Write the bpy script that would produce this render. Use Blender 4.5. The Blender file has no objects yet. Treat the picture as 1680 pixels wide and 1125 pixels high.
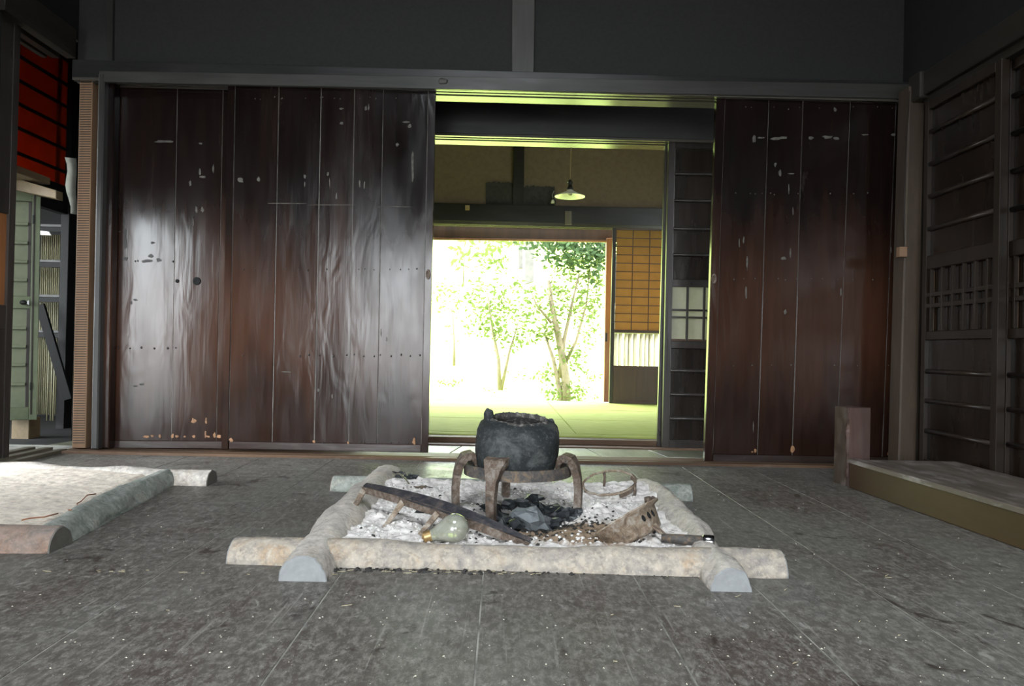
import bpy, math, random
from mathutils import Vector, Matrix, noise
random.seed(7)
SC = bpy.context.scene
COL = SC.collection

# ------------------------------------------------------------------ camera, sky, exposure
F_PX = 1213.0
EYE = Vector((0, 0, 0.52))
ROLL = 0.0215
YAW, PITCH = 17.8 / F_PX, 10.9 / F_PX
fwd = Vector((math.sin(YAW) * math.cos(PITCH), math.cos(YAW) * math.cos(PITCH), math.sin(PITCH)))
R0 = fwd.cross(Vector((0, 0, 1))).normalized()
U0 = R0.cross(fwd).normalized()
RT = (math.cos(ROLL) * R0 + math.sin(ROLL) * U0).normalized()
UP = (math.cos(ROLL) * U0 - math.sin(ROLL) * R0).normalized()
cd = bpy.data.cameras.new('camera'); cam = bpy.data.objects.new('camera', cd); COL.objects.link(cam)
cd.sensor_width = 36; cd.lens = 36 * F_PX / 1680; cd.clip_start = 0.02; cd.clip_end = 400
cam.matrix_world = Matrix(((RT.x, UP.x, -fwd.x, EYE.x), (RT.y, UP.y, -fwd.y, EYE.y), (RT.z, UP.z, -fwd.z, EYE.z), (0, 0, 0, 1)))
SC.camera = cam

SKY = 9.0
w = bpy.data.worlds.new('overcast_sky'); SC.world = w; w.use_nodes = True
bg = w.node_tree.nodes['Background']
bg.inputs[0].default_value = (0.93, 1.0, 1.04, 1); bg.inputs[1].default_value = SKY
SC.view_settings.view_transform = 'Standard'; SC.view_settings.look = 'None'
SC.view_settings.exposure = 1.3; SC.view_settings.gamma = 1.0; SC.view_settings.use_curve_mapping = False
SC.cycles.max_bounces = 7; SC.cycles.diffuse_bounces = 5; SC.cycles.glossy_bounces = 4
SC.cycles.transmission_bounces = 6; SC.cycles.transparent_max_bounces = 6
SC.cycles.sample_clamp_indirect = 6.0; SC.cycles.use_denoising = True
SC.cycles.caustics_reflective = True; SC.cycles.caustics_refractive = False

def portal(loc, direction, sx, sy):
    """daylight portal: guides sky sampling through a modelled opening, gives off no light itself"""
    ld = bpy.data.lights.new('window_portal', 'AREA'); ld.shape = 'RECTANGLE'; ld.size = sx; ld.size_y = sy
    ld.cycles.is_portal = True
    o = bpy.data.objects.new('window_portal', ld); COL.objects.link(o); o.location = loc
    o.rotation_euler = Vector(direction).to_track_quat('-Z', 'Y').to_euler()
portal((-1.15, -2.62, 0.90), (0, 1, 0), 1.7, 1.75)        # doorway behind the camera
portal((0.95, -2.62, 1.15), (0, 1, 0), 1.1, 1.0)          # window behind the camera
portal((0.0, 0.25, 3.10), (0, 0, -1), 1.1, 1.1)            # ceiling opening added to light the hearth from above
portal((-2.20, 2.56, 0.62), (1, 0, 0), 1.25, 0.95)         # low opening in the left wall
portal((0.0, 7.25, 0.85), (0, -1, 0), 2.9, 1.7)           # garden side of the mat room
portal((-3.2, 2.88, 0.95), (0, 1, 0), 0.9, 1.5)            # unseen side room window, placed to light the sage door

# ------------------------------------------------------------------ pixel to place
def ray(px, py):
    return fwd + RT * ((px - 840) / F_PX) - UP * ((py - 562.5) / F_PX)
def PY(px, py, y):
    d = ray(px, py); return EYE + d * ((y - EYE.y) / d.y)
def PX(px, py, x):
    d = ray(px, py); return EYE + d * ((x - EYE.x) / d.x)
def PZ(px, py, z):
    d = ray(px, py); return EYE + d * ((z - EYE.z) / d.z)

# ------------------------------------------------------------------ materials
def new_mat(name):
    m = bpy.data.materials.new(name); m.use_nodes = True
    nt = m.node_tree; return m, nt, nt.nodes['Principled BSDF']
def N(nt, t, **kw):
    n = nt.nodes.new(t)
    for k, v in kw.items():
        if k.startswith('i_'):
            key = k[2:]; key = int(key) if key.isdigit() else key.replace('_', ' ')
            n.inputs[key].default_value = v
        else: setattr(n, k, v)
    return n
def ramp(nt, fac, stops):
    r = nt.nodes.new('ShaderNodeValToRGB'); nt.links.new(fac, r.inputs[0])
    e = r.color_ramp.elements
    while len(e) < len(stops): e.new(0.5)
    for i, (p, c) in enumerate(stops):
        e[i].position = p; e[i].color = (c[0], c[1], c[2], 1) if not isinstance(c, float) else (c, c, c, 1)
    return r.outputs[0]
def mix(nt, fac, a, b, mode='MIX'):
    n = nt.nodes.new('ShaderNodeMix'); n.data_type = 'RGBA'; n.blend_type = mode
    if isinstance(fac, float): n.inputs[0].default_value = fac
    else: nt.links.new(fac, n.inputs[0])
    for s, v in ((6, a), (7, b)):
        if isinstance(v, tuple): n.inputs[s].default_value = (v[0], v[1], v[2], 1)
        else: nt.links.new(v, n.inputs[s])
    return n.outputs[2]
def coords(nt, scale, rnd=True):
    tc = N(nt, 'ShaderNodeTexCoord'); mp = N(nt, 'ShaderNodeMapping'); mp.inputs['Scale'].default_value = scale
    if rnd:
        oi = N(nt, 'ShaderNodeObjectInfo'); v = N(nt, 'ShaderNodeVectorMath', operation='SCALE')
        v.inputs[0].default_value = (17.3, 9.1, 23.7); nt.links.new(oi.outputs['Random'], v.inputs['Scale'])
        a = N(nt, 'ShaderNodeVectorMath', operation='ADD')
        nt.links.new(tc.outputs['Object'], a.inputs[0]); nt.links.new(v.outputs[0], a.inputs[1])
        nt.links.new(a.outputs[0], mp.inputs[0])
    else: nt.links.new(tc.outputs['Object'], mp.inputs[0])
    return mp.outputs[0]
def noise_tex(nt, vec, scale, detail=4.0, rough=0.55, dist=0.0):
    n = N(nt, 'ShaderNodeTexNoise'); n.inputs['Scale'].default_value = scale
    n.inputs['Detail'].default_value = detail; n.inputs['Roughness'].default_value = rough
    n.inputs['Distortion'].default_value = dist; nt.links.new(vec, n.inputs['Vector'])
    return n.outputs[0]
def bump(nt, bsdf, h, strength, dist, chain=None):
    b = N(nt, 'ShaderNodeBump'); b.inputs['Strength'].default_value = strength; b.inputs['Distance'].default_value = dist
    nt.links.new(h, b.inputs['Height'])
    if chain is not None: nt.links.new(chain, b.inputs['Normal'])
    nt.links.new(b.outputs[0], bsdf.inputs['Normal']); return b.outputs[0]

def wood(name, dark, light, axis='z', rough=0.45, rvar=0.12, grain=1.0, bumpy=0.25, wavy=0.0,
         dust=0.0, dustcol=(0.35, 0.33, 0.3), spec=0.5, dscale=14.0, vary=0.5, dlow=0.56, painted_sheen=None):  # worn: tone of the brown sheen painted into the boards
    m, nt, b = new_mat(name)
    s = {'x': (0.06, 1, 1), 'y': (1, 0.06, 1), 'z': (1, 1, 0.06)}[axis]
    v = coords(nt, tuple(k * grain for k in s))
    fine = noise_tex(nt, v, 60, 5, 0.6, 0.4)
    v2 = coords(nt, tuple(k ** 0.55 for k in s))
    broad = noise_tex(nt, v2, 3.2, 3, 0.5, 0.6)
    c = ramp(nt, fine, [(0.3, dark), (0.72, light)])
    mid = tuple((a + d) / 2 for a, d in zip(dark, light))
    c2 = ramp(nt, broad, [(0.35, tuple(x * (1 - vary) for x in mid)), (0.7, tuple(min(1, x * (1 + vary)) for x in mid))])
    col = mix(nt, 0.55, c, c2)
    if dust > 0:
        sd = {'x': (0.35, 1, 1), 'y': (1, 0.35, 1), 'z': (1, 1, 0.35)}[axis]
        d = noise_tex(nt, coords(nt, sd), dscale, 8, 0.72)
        df = ramp(nt, d, [(dlow, 0.0), (dlow + 0.16, dust)])
        col = mix(nt, df, col, dustcol)
    if painted_sheen:    # brown reflected sheen put into the board colour, banded by height
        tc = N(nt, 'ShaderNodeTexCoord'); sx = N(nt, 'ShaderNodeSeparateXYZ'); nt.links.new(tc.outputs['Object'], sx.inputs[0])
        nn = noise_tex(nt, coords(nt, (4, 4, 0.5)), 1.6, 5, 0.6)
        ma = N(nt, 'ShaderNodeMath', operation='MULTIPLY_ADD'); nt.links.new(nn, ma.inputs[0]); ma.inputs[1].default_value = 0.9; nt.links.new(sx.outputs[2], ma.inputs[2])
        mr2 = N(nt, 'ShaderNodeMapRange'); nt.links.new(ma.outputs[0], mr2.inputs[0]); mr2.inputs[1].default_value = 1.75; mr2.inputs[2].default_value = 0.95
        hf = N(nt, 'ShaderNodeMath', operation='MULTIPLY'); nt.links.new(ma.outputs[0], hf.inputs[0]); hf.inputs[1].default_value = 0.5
        sheen_mask = ramp(nt, hf.outputs[0], [(0.30, 0.25), (0.45, 1.0), (0.58, 1.0), (0.80, 0.0)])
        col = mix(nt, sheen_mask, col, mix(nt, fine, tuple(x * 0.5 for x in painted_sheen), painted_sheen))
    nt.links.new(col, b.inputs['Base Color'])
    rr = noise_tex(nt, coords(nt, tuple(k ** 0.5 for k in s)), 9, 4, 0.6)
    mr = N(nt, 'ShaderNodeMapRange'); nt.links.new(rr, mr.inputs[0])
    mr.inputs[1].default_value = 0.3; mr.inputs[2].default_value = 0.7
    mr.inputs[3].default_value = max(0.03, rough - rvar); mr.inputs[4].default_value = min(1, rough + rvar)
    nt.links.new(mr.outputs[0], b.inputs['Roughness'])
    b.inputs['Specular IOR Level'].default_value = spec
    ch = None
    if wavy > 0:
        wv = noise_tex(nt, coords(nt, tuple(k ** 0.45 for k in s)), 11, 2, 0.5, 0.8)
        ch = bump(nt, b, wv, wavy, 0.02)
    bump(nt, b, fine, bumpy, 0.003, ch)
    return m
def plain(name, col, rough=0.6, metal=0.0, var=0.25, scale=20.0, bumpy=0.15, spec=0.5, col2=None, lo=0.4, hi=0.65, bdist=0.004, detail=6.0):
    m, nt, b = new_mat(name)
    v = coords(nt, (1, 1, 1)); n = noise_tex(nt, v, scale, detail, 0.6)
    c2 = col2 if col2 else tuple(max(0, x * (1 - var)) for x in col)
    nt.links.new(ramp(nt, n, [(lo, col), (hi, c2)]), b.inputs['Base Color'])
    b.inputs['Roughness'].default_value = rough; b.inputs['Metallic'].default_value = metal
    b.inputs['Specular IOR Level'].default_value = spec
    if bumpy: bump(nt, b, n, bumpy, bdist)
    return m

M = {}
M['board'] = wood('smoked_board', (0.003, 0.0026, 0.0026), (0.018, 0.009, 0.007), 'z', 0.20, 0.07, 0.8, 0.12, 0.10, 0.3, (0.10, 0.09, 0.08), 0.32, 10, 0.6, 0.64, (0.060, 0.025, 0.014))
M['beam'] = wood('sooty_beam', (0.009, 0.009, 0.0095), (0.027, 0.026, 0.025), 'x', 0.40, 0.1, 0.6, 0.25, 0.1, 0.3, (0.07, 0.068, 0.06), 0.5, 6, 0.3)
M['beam_y'] = wood('sooty_beam_deep', (0.010, 0.009, 0.008), (0.035, 0.027, 0.02), 'y', 0.45, 0.1, 0.6, 0.25, 0.1, 0.2, (0.06, 0.055, 0.045), 0.5, 6, 0.3)
M['fascia'] = wood('grey_lintel_face', (0.020, 0.020, 0.018), (0.062, 0.060, 0.053), 'x', 0.45, 0.1, 0.6, 0.3, 0.1, 0.3, (0.09, 0.085, 0.075), 0.5, 6, 0.4)
M['post_dark'] = wood('sooty_post', (0.022, 0.021, 0.020), (0.05, 0.046, 0.042), 'z', 0.45, 0.1, 0.7, 0.3, 0.1)
M['post_brown'] = wood('brown_post', (0.032, 0.022, 0.015), (0.080, 0.053, 0.035), 'z', 0.5, 0.1, 0.7, 0.3, 0.1, 0.2, (0.16, 0.12, 0.08), 0.5, 5, 0.3)
M['post_pale'] = wood('pale_post', (0.20, 0.115, 0.065), (0.32, 0.19, 0.11), 'z', 0.7, 0.05, 0.8, 0.4)
M['sill'] = wood('worn_sill', (0.045, 0.028, 0.02), (0.17, 0.10, 0.06), 'x', 0.65, 0.08, 0.6, 0.3, 0.0, 0.4, (0.22, 0.18, 0.14), 0.2, 12)
M['sill_y'] = wood('worn_sill_deep', (0.07, 0.06, 0.045), (0.16, 0.14, 0.10), 'y', 0.5, 0.1, 0.6, 0.3, 0.0, 0.4, (0.3, 0.27, 0.22), 0.5, 12)
M['rail'] = wood('door_rail', (0.010, 0.007, 0.007), (0.045, 0.022, 0.016), 'x', 0.36, 0.1, 0.6, 0.3, 0.1, 0.3, (0.12, 0.09, 0.07))
M['frame'] = wood('dark_joinery', (0.014, 0.012, 0.011), (0.05, 0.04, 0.034), 'z', 0.34, 0.08, 0.6, 0.2, 0.05)
M['panel'] = wood('dark_panel', (0.008, 0.007, 0.0065), (0.035, 0.026, 0.02), 'z', 0.24, 0.06, 0.5, 0.12, 0.12)
M['frame_r'] = wood('brown_joinery', (0.008, 0.0055, 0.004), (0.030, 0.019, 0.012), 'z', 0.36, 0.08, 0.6, 0.2, 0.05)
M['panel_r'] = wood('brown_panel', (0.006, 0.0037, 0.0025), (0.022, 0.013, 0.0075), 'z', 0.25, 0.06, 0.5, 0.12, 0.1)
M['platform'] = wood('platform_side', (0.028, 0.014, 0.006), (0.058, 0.029, 0.010), 'y', 0.5, 0.08, 0.5, 0.15, 0.0)
M['platform_top'] = wood('platform_top', (0.08, 0.062, 0.05), (0.19, 0.155, 0.13), 'y', 0.5, 0.1, 0.6, 0.25, 0.0, 0.8, (0.32, 0.29, 0.27), 0.5, 16, dlow=0.5)
M['stub'] = wood('short_post', (0.05, 0.037, 0.033), (0.145, 0.085, 0.070), 'z', 0.5, 0.1, 0.6, 0.5, 0.3, 0.4, (0.14, 0.12, 0.12), 0.5, 9)

def floor_mat():
    m, nt, b = new_mat('dusty_floor_plank')
    v = coords(nt, (1, 0.12, 1)); fine = noise_tex(nt, v, 55, 6, 0.65, 0.5)
    base = ramp(nt, fine, [(0.3, (0.045, 0.041, 0.037)), (0.75, (0.155, 0.145, 0.130))])
    broad = noise_tex(nt, coords(nt, (1, 0.6, 1), False), 2.2, 4, 0.6, 0.4)
    tint = ramp(nt, broad, [(0.36, (0.080, 0.058, 0.050)), (0.58, (0.155, 0.150, 0.135))])
    col = mix(nt, 0.6, base, tint)
    sc = noise_tex(nt, coords(nt, (1, 0.5, 1), False), 62, 9, 0.8, 0.2)       # fine dusty speckle
    col = mix(nt, ramp(nt, sc, [(0.46, 0.0), (0.66, 0.65)]), col, (0.34, 0.325, 0.295))
    fk = noise_tex(nt, coords(nt, (0.8, 0.5, 1), False), 27, 8, 0.7, 0.5)     # scuffed flecks
    col = mix(nt, ramp(nt, fk, [(0.60, 0.0), (0.67, 0.6)]), col, (0.36, 0.35, 0.32))
    st = noise_tex(nt, coords(nt, (1, 0.03, 1), False), 80, 3, 0.6, 0.3)      # drag scratches along the planks
    col = mix(nt, ramp(nt, st, [(0.64, 0.0), (0.70, 0.4)]), col, (0.36, 0.35, 0.32))
    sp = noise_tex(nt, coords(nt, (1, 1, 1), False), 150, 3, 0.6)
    col = mix(nt, ramp(nt, sp, [(0.68, 0.0), (0.73, 0.9)]), col, (0.55, 0.53, 0.48))
    dk = noise_tex(nt, coords(nt, (1, 0.7, 1), False), 6.5, 8, 0.7, 1.2)
    col = mix(nt, ramp(nt, dk, [(0.58, 0.0), (0.66, 0.8)]), col, (0.035, 0.025, 0.022))
    nt.links.new(col, b.inputs['Base Color'])
    rr = noise_tex(nt, coords(nt, (0.5, 1, 1), False), 12, 6, 0.65)
    mr = N(nt, 'ShaderNodeMapRange'); nt.links.new(rr, mr.inputs[0]); mr.inputs[1].default_value = 0.3; mr.inputs[2].default_value = 0.7
    mr.inputs[3].default_value = 0.30; mr.inputs[4].default_value = 0.55; nt.links.new(mr.outputs[0], b.inputs['Roughness'])
    b.inputs['Specular IOR Level'].default_value = 0.08
    ch = bump(nt, b, sc, 0.25, 0.004)
    bump(nt, b, fine, 0.25, 0.003, ch); return m
M['floor'] = floor_mat()
M['corridor'] = wood('corridor_board', (0.05, 0.05, 0.035), (0.14, 0.14, 0.10), 'y', 0.42, 0.08, 0.6, 0.15, 0.0, 0.4, (0.2, 0.2, 0.16), 0.15)

def ash_mat(name, white, char=None):
    m, nt, b = new_mat(name)
    v = coords(nt, (1, 1, 1), False)
    n = noise_tex(nt, v, 40, 8, 0.7)
    col = ramp(nt, n, [(0.3, tuple(x * 0.60 for x in white)), (0.55, white)])
    if char:
        sp = noise_tex(nt, v, 26, 9, 0.75, 0.8)
        col = mix(nt, ramp(nt, sp, [(0.60, 0.0), (0.66, 0.8)]), col, (0.16, 0.13, 0.115))
        tc = N(nt, 'ShaderNodeTexCoord')
        def spot(c, r, lo, hi, colr):
            nonlocal col
            sub = N(nt, 'ShaderNodeVectorMath', operation='SUBTRACT'); nt.links.new(tc.outputs['Object'], sub.inputs[0]); sub.inputs[1].default_value = c
            mul = N(nt, 'ShaderNodeVectorMath', operation='MULTIPLY'); nt.links.new(sub.outputs[0], mul.inputs[0]); mul.inputs[1].default_value = (0.6 / r[0], 0.6 / r[1], 0)
            ln = N(nt, 'ShaderNodeVectorMath', operation='LENGTH'); nt.links.new(mul.outputs[0], ln.inputs[0])
            ad = N(nt, 'ShaderNodeMath', operation='ADD'); nt.links.new(ln.outputs['Value'], ad.inputs[0])
            ns = noise_tex(nt, v, 18, 8, 0.75, 1.0)
            mm = N(nt, 'ShaderNodeMath', operation='MULTIPLY'); nt.links.new(ns, mm.inputs[0]); mm.inputs[1].default_value = 0.85
            nt.links.new(mm.outputs[0], ad.inputs[1])
            col = mix(nt, ramp(nt, ad.outputs[0], [(lo, 1.0), (hi, 0.0)]), col, colr)
        spot(char[0], (0.25, 0.17), 0.80, 0.96, (0.30, 0.22, 0.155))
        spot(char[1], (0.19, 0.12), 0.80, 0.90, (0.035, 0.033, 0.033))
    nt.links.new(col, b.inputs['Base Color']); b.inputs['Roughness'].default_value = 0.95
    b.inputs['Specular IOR Level'].default_value = 0.1
    bump(nt, b, n, 0.6, 0.006); return m
M['ash'] = ash_mat('pale_ash', (0.83, 0.785, 0.755), ((0.21, 1.98, 0), (0.08, 2.08, 0)))
M['ash_l'] = ash_mat('cream_ash', (0.88, 0.78, 0.67))
M['crumb'] = plain('ash_crumb', (0.78, 0.75, 0.73), 0.95, var=0.25, spec=0.1)
M['crumb_dark'] = plain('char_crumb', (0.05, 0.047, 0.045), 0.8, var=0.4, spec=0.3)
M['char'] = plain('charcoal', (0.018, 0.020, 0.023), 0.45, var=0.5, scale=50, bumpy=0.6, col2=(0.06, 0.065, 0.07), lo=0.45, hi=0.7)
M['char_grey'] = plain('grey_charcoal', (0.15, 0.165, 0.175), 0.7, scale=40, bumpy=0.6, col2=(0.05, 0.055, 0.06), lo=0.5, hi=0.7)
def log_mat(name, pale, warm, grey):
    m, nt, b = new_mat(name)
    v = coords(nt, (1, 1, 1)); n = noise_tex(nt, v, 12, 6, 0.65, 0.5)
    col = ramp(nt, n, [(0.32, grey), (0.52, pale), (0.72, warm)])
    f = noise_tex(nt, v, 90, 5, 0.7)
    col = mix(nt, ramp(nt, f, [(0.42, 0.0), (0.68, 0.8)]), col, tuple(x * 0.5 for x in grey))
    fl_ = noise_tex(nt, v, 45, 7, 0.75); col = mix(nt, ramp(nt, fl_, [(0.52, 0.0), (0.66, 0.7)]), col, tuple(min(0.85, x * 1.4) for x in pale))
    nt.links.new(col, b.inputs['Base Color']); b.inputs['Roughness'].default_value = 0.85; b.inputs['Specular IOR Level'].default_value = 0.2
    ch = bump(nt, b, n, 0.5, 0.012); bump(nt, b, f, 0.6, 0.003, ch); return m
M['log'] = log_mat('ash_dusted_log', (0.47, 0.41, 0.34), (0.42, 0.29, 0.18), (0.27, 0.25, 0.24))
M['log_side'] = log_mat('pale_side_log', (0.62, 0.565, 0.51), (0.55, 0.46, 0.37), (0.42, 0.38, 0.35))
M['log_green'] = log_mat('mossy_grey_log', (0.36, 0.37, 0.34), (0.42, 0.40, 0.34), (0.17, 0.20, 0.17))
M['log_red'] = log_mat('reddish_log', (0.30, 0.22, 0.18), (0.27, 0.14, 0.08), (0.20, 0.18, 0.17))
def ring_mat(name, a, c):
    m, nt, b = new_mat(name)
    v = coords(nt, (1, 1, 1), False)
    ln = N(nt, 'ShaderNodeVectorMath', operation='LENGTH'); nt.links.new(v, ln.inputs[0])
    n = noise_tex(nt, v, 16, 3, 0.5)
    ad = N(nt, 'ShaderNodeMath', operation='MULTIPLY_ADD'); nt.links.new(ln.outputs['Value'], ad.inputs[0]); ad.inputs[1].default_value = 500
    nt.links.new(n, ad.inputs[2])
    sn = N(nt, 'ShaderNodeMath', operation='SINE'); nt.links.new(ad.outputs[0], sn.inputs[0])
    col = ramp(nt, sn.outputs[0], [(0.0, tuple((x+y*6)/7 for x,y in zip(a,c))), (1.0, c)])
    col = mix(nt, ramp(nt, noise_tex(nt, v, 50, 5, 0.6), [(0.4, 0.0), (0.8, 0.4)]), col, tuple(x * 0.5 for x in a))
    nt.links.new(col, b.inputs['Base Color']); b.inputs['Roughness'].default_value = 0.7; return m
M['log_end'] = ring_mat('sawn_log_end', (0.24, 0.245, 0.25), (0.30, 0.305, 0.31))
M['log_end_dark'] = ring_mat('dark_log_end', (0.10, 0.095, 0.085), (0.14, 0.13, 0.115))
def rust_mat(name, dark, rust, grey, rough=0.7, sc=38, hi=0.66):
    m, nt, b = new_mat(name)
    v = coords(nt, (1, 1, 1)); n = noise_tex(nt, v, sc, 8, 0.7, 0.5); f = noise_tex(nt, v, 120, 4, 0.7)
    col = ramp(nt, n, [(0.35, dark), (0.5, rust), (hi, grey)])
    col = mix(nt, ramp(nt, f, [(0.55, 0.0), (0.7, 0.6)]), col, grey)
    nt.links.new(col, b.inputs['Base Color']); b.inputs['Roughness'].default_value = rough; b.inputs['Metallic'].default_value = 0.15
    ch = bump(nt, b, n, 0.4, 0.006); bump(nt, b, f, 0.5, 0.002, ch); return m
M['rust'] = rust_mat('rusty_iron', (0.045, 0.040, 0.037), (0.12, 0.080, 0.056), (0.24, 0.21, 0.185))
M['rust_band'] = rust_mat('dark_iron_band', (0.04, 0.042, 0.045), (0.09, 0.08, 0.075), (0.22, 0.15, 0.09))
M['rust_pale'] = rust_mat('ashy_rusty_iron', (0.12, 0.085, 0.065), (0.27, 0.20, 0.14), (0.45, 0.41, 0.36))
M['blue_iron'] = rust_mat('blue_black_iron', (0.025, 0.027, 0.033), (0.045, 0.045, 0.052), (0.11, 0.09, 0.085), 0.38)
M['kettle'] = rust_mat('kettle_iron', (0.014, 0.017, 0.018), (0.024, 0.027, 0.028), (0.12, 0.128, 0.125), 0.75, 13, 0.74)
M['kettle'].node_tree.nodes['Principled BSDF'].inputs['Metallic'].default_value = 0.0
M['kettle'].node_tree.nodes['Principled BSDF'].inputs['Specular IOR Level'].default_value = 0.3
M['crust'] = plain('kettle_crust', (0.05, 0.045, 0.042), 0.9, scale=60, bumpy=0.8, col2=(0.25, 0.23, 0.21), lo=0.5, hi=0.72)
M['brass'] = plain('brass', (0.45, 0.30, 0.13), 0.4, 0.7, scale=40)
M['chrome'] = plain('chrome', (0.6, 0.6, 0.62), 0.18, 1.0, var=0.1, bumpy=0.0)
M['wire'] = plain('steel_wire', (0.30, 0.28, 0.22), 0.35, 0.8)
M['nail'] = plain('nail_iron', (0.015, 0.012, 0.01), 0.5)
M['hole'] = plain('black_hole', (0.003, 0.003, 0.003), 0.9, bumpy=0)
M['residue'] = plain('glue_residue', (0.13, 0.12, 0.105), 0.8, var=0.5, scale=60)
M['raw'] = plain('splintered_wood', (0.30, 0.15, 0.07), 0.7, var=0.5, scale=60)
M['plaster_dark'] = plain('dark_plaster', (0.025, 0.025, 0.024), 0.75, var=0.25, scale=60, bumpy=0.1)
M['plaster_brown'] = plain('brown_plaster', (0.19, 0.145, 0.10), 0.9, var=0.15, scale=30, bumpy=0.08)
M['patch'] = plain('black_plaster_patch', (0.045, 0.045, 0.045), 0.8, var=0.4, scale=30, bumpy=0.2)
M['void'] = plain('black_board', (0.009, 0.0088, 0.0085), 0.8)  # even near-black board tone
M['sage'] = plain('sage_paint', (0.11, 0.13, 0.075), 0.45, var=0.15, bumpy=0.08)
M['sage_panel'] = plain('sage_panel', (0.13, 0.145, 0.09), 0.5, var=0.15, bumpy=0.05)
M['amber'] = wood('amber_board', (0.20, 0.07, 0.02), (0.36, 0.14, 0.04), 'z', 0.5)
M['bamboo'] = wood('bamboo', (0.15, 0.14, 0.08), (0.28, 0.26, 0.16), 'z', 0.5)
M['yellow_wood'] = wood('yellow_wood', (0.17, 0.12, 0.065), (0.28, 0.21, 0.12), 'y', 0.6)
M['orange_wood'] = wood('orange_wood', (0.20, 0.085, 0.035), (0.36, 0.16, 0.07), 'z', 0.5)
M['brown_base'] = wood('brown_door_base', (0.045, 0.022, 0.014), (0.11, 0.06, 0.04), 'z', 0.4, 0.08, 0.4, 0.1)
M['cloth'] = plain('pale_cloth', (0.42, 0.42, 0.36), 0.9)
M['enamel'] = plain('white_enamel', (0.80, 0.80, 0.72), 0.25, var=0.04, bumpy=0)
M['black'] = plain('black_plastic', (0.012, 0.012, 0.012), 0.3, bumpy=0)
M['porcelain'] = plain('porcelain', (0.75, 0.74, 0.68), 0.3, var=0.05, bumpy=0)
M['tag'] = plain('tan_tag', (0.42, 0.30, 0.17), 0.8, bumpy=0)
M['greyblock'] = wood('grey_block', (0.16, 0.14, 0.12), (0.26, 0.23, 0.19), 'z', 0.7)
M['twig'] = plain('orange_twig', (0.34, 0.13, 0.06), 0.8)
M['straw'] = plain('straw', (0.60, 0.52, 0.34), 0.8)
M['speck'] = plain('pale_speck', (0.62, 0.58, 0.48), 0.9, bumpy=0)
M['leak'] = plain('painted_leak', (0.15, 0.14, 0.125), 0.6, var=0.7, scale=9, bumpy=0)  # pale tone standing in for light through the board gaps
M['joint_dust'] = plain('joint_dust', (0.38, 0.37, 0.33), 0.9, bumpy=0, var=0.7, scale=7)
M['ridge'] = wood('polished_ridge', (0.06, 0.055, 0.05), (0.14, 0.125, 0.105), 'x', 0.22, 0.06, 0.6, 0.1, 0.0, 0.0)
M['grey_post'] = wood('grey_post', (0.06, 0.056, 0.052), (0.11, 0.105, 0.095), 'z', 0.5, 0.1, 0.7, 0.3, 0.1)
M['bark'] = plain('pale_bark', (0.17, 0.14, 0.09), 0.9, scale=12)
M['garden'] = plain('pale_gravel', (0.36, 0.45, 0.10), 0.95, var=0.2, scale=3)
M['yard'] = plain('yard_earth', (0.36, 0.35, 0.33), 0.95, var=0.2, scale=3)
M['postgrey'] = plain('weathered_post', (0.060, 0.055, 0.052), 0.9, scale=10)

def tatami_mat():
    m, nt, b = new_mat('woven_rush')
    v = coords(nt, (1, 1, 1), False)
    wv = N(nt, 'ShaderNodeTexWave', wave_type='BANDS', bands_direction='Y'); wv.inputs['Scale'].default_value = 22; wv.inputs['Distortion'].default_value = 1.2
    nt.links.new(v, wv.inputs['Vector'])
    n = noise_tex(nt, coords(nt, (0.15, 1, 1)), 60, 4, 0.6)
    col = ramp(nt, n, [(0.3, (0.27, 0.33, 0.06)), (0.7, (0.42, 0.48, 0.12))])
    col = mix(nt, 0.18, col, ramp(nt, wv.outputs[0], [(0.0, (0.22, 0.25, 0.08)), (1.0, (0.6, 0.6, 0.3))]))
    nt.links.new(col, b.inputs['Base Color']); b.inputs['Roughness'].default_value = 0.8; b.inputs['Specular IOR Level'].default_value = 0.05
    bump(nt, b, n, 0.3, 0.002); return m
M['tatami'] = tatami_mat()
def sheet(name, col, trans, mixf, rough=0.8):
    m, nt, b = new_mat(name)
    n = noise_tex(nt, coords(nt, (1, 1, 1)), 9, 4, 0.6)
    c = ramp(nt, n, [(0.3, tuple(x * 0.85 for x in col)), (0.7, col)])
    c2 = ramp(nt, n, [(0.3, tuple(x * 0.8 for x in trans)), (0.7, trans)])
    d = N(nt, 'ShaderNodeBsdfDiffuse'); t = N(nt, 'ShaderNodeBsdfTranslucent'); mx = N(nt, 'ShaderNodeMixShader')
    nt.links.new(c, d.inputs[0]); nt.links.new(c2, t.inputs[0]); mx.inputs[0].default_value = mixf
    nt.links.new(d.outputs[0], mx.inputs[1]); nt.links.new(t.outputs[0], mx.inputs[2])
    nt.links.new(mx.outputs[0], nt.nodes['Material Output'].inputs[0]); nt.nodes.remove(b); return m
M['amber_paper'] = sheet('amber_paper', (0.55, 0.34, 0.14), (0.30, 0.185, 0.08), 0.5)
M['red'] = sheet('red_panel', (0.42, 0.075, 0.018), (0.42, 0.075, 0.018), 0.5)
M['white_paper'] = sheet('white_paper', (0.62, 0.60, 0.52), (0.6, 0.58, 0.48), 0.5)
M['leaf'] = sheet('leaf', (0.095, 0.130, 0.042), (0.125, 0.175, 0.045), 0.45)
M['leaf_dark'] = sheet('dark_leaf', (0.055, 0.085, 0.045), (0.07, 0.115, 0.045), 0.35)
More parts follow.
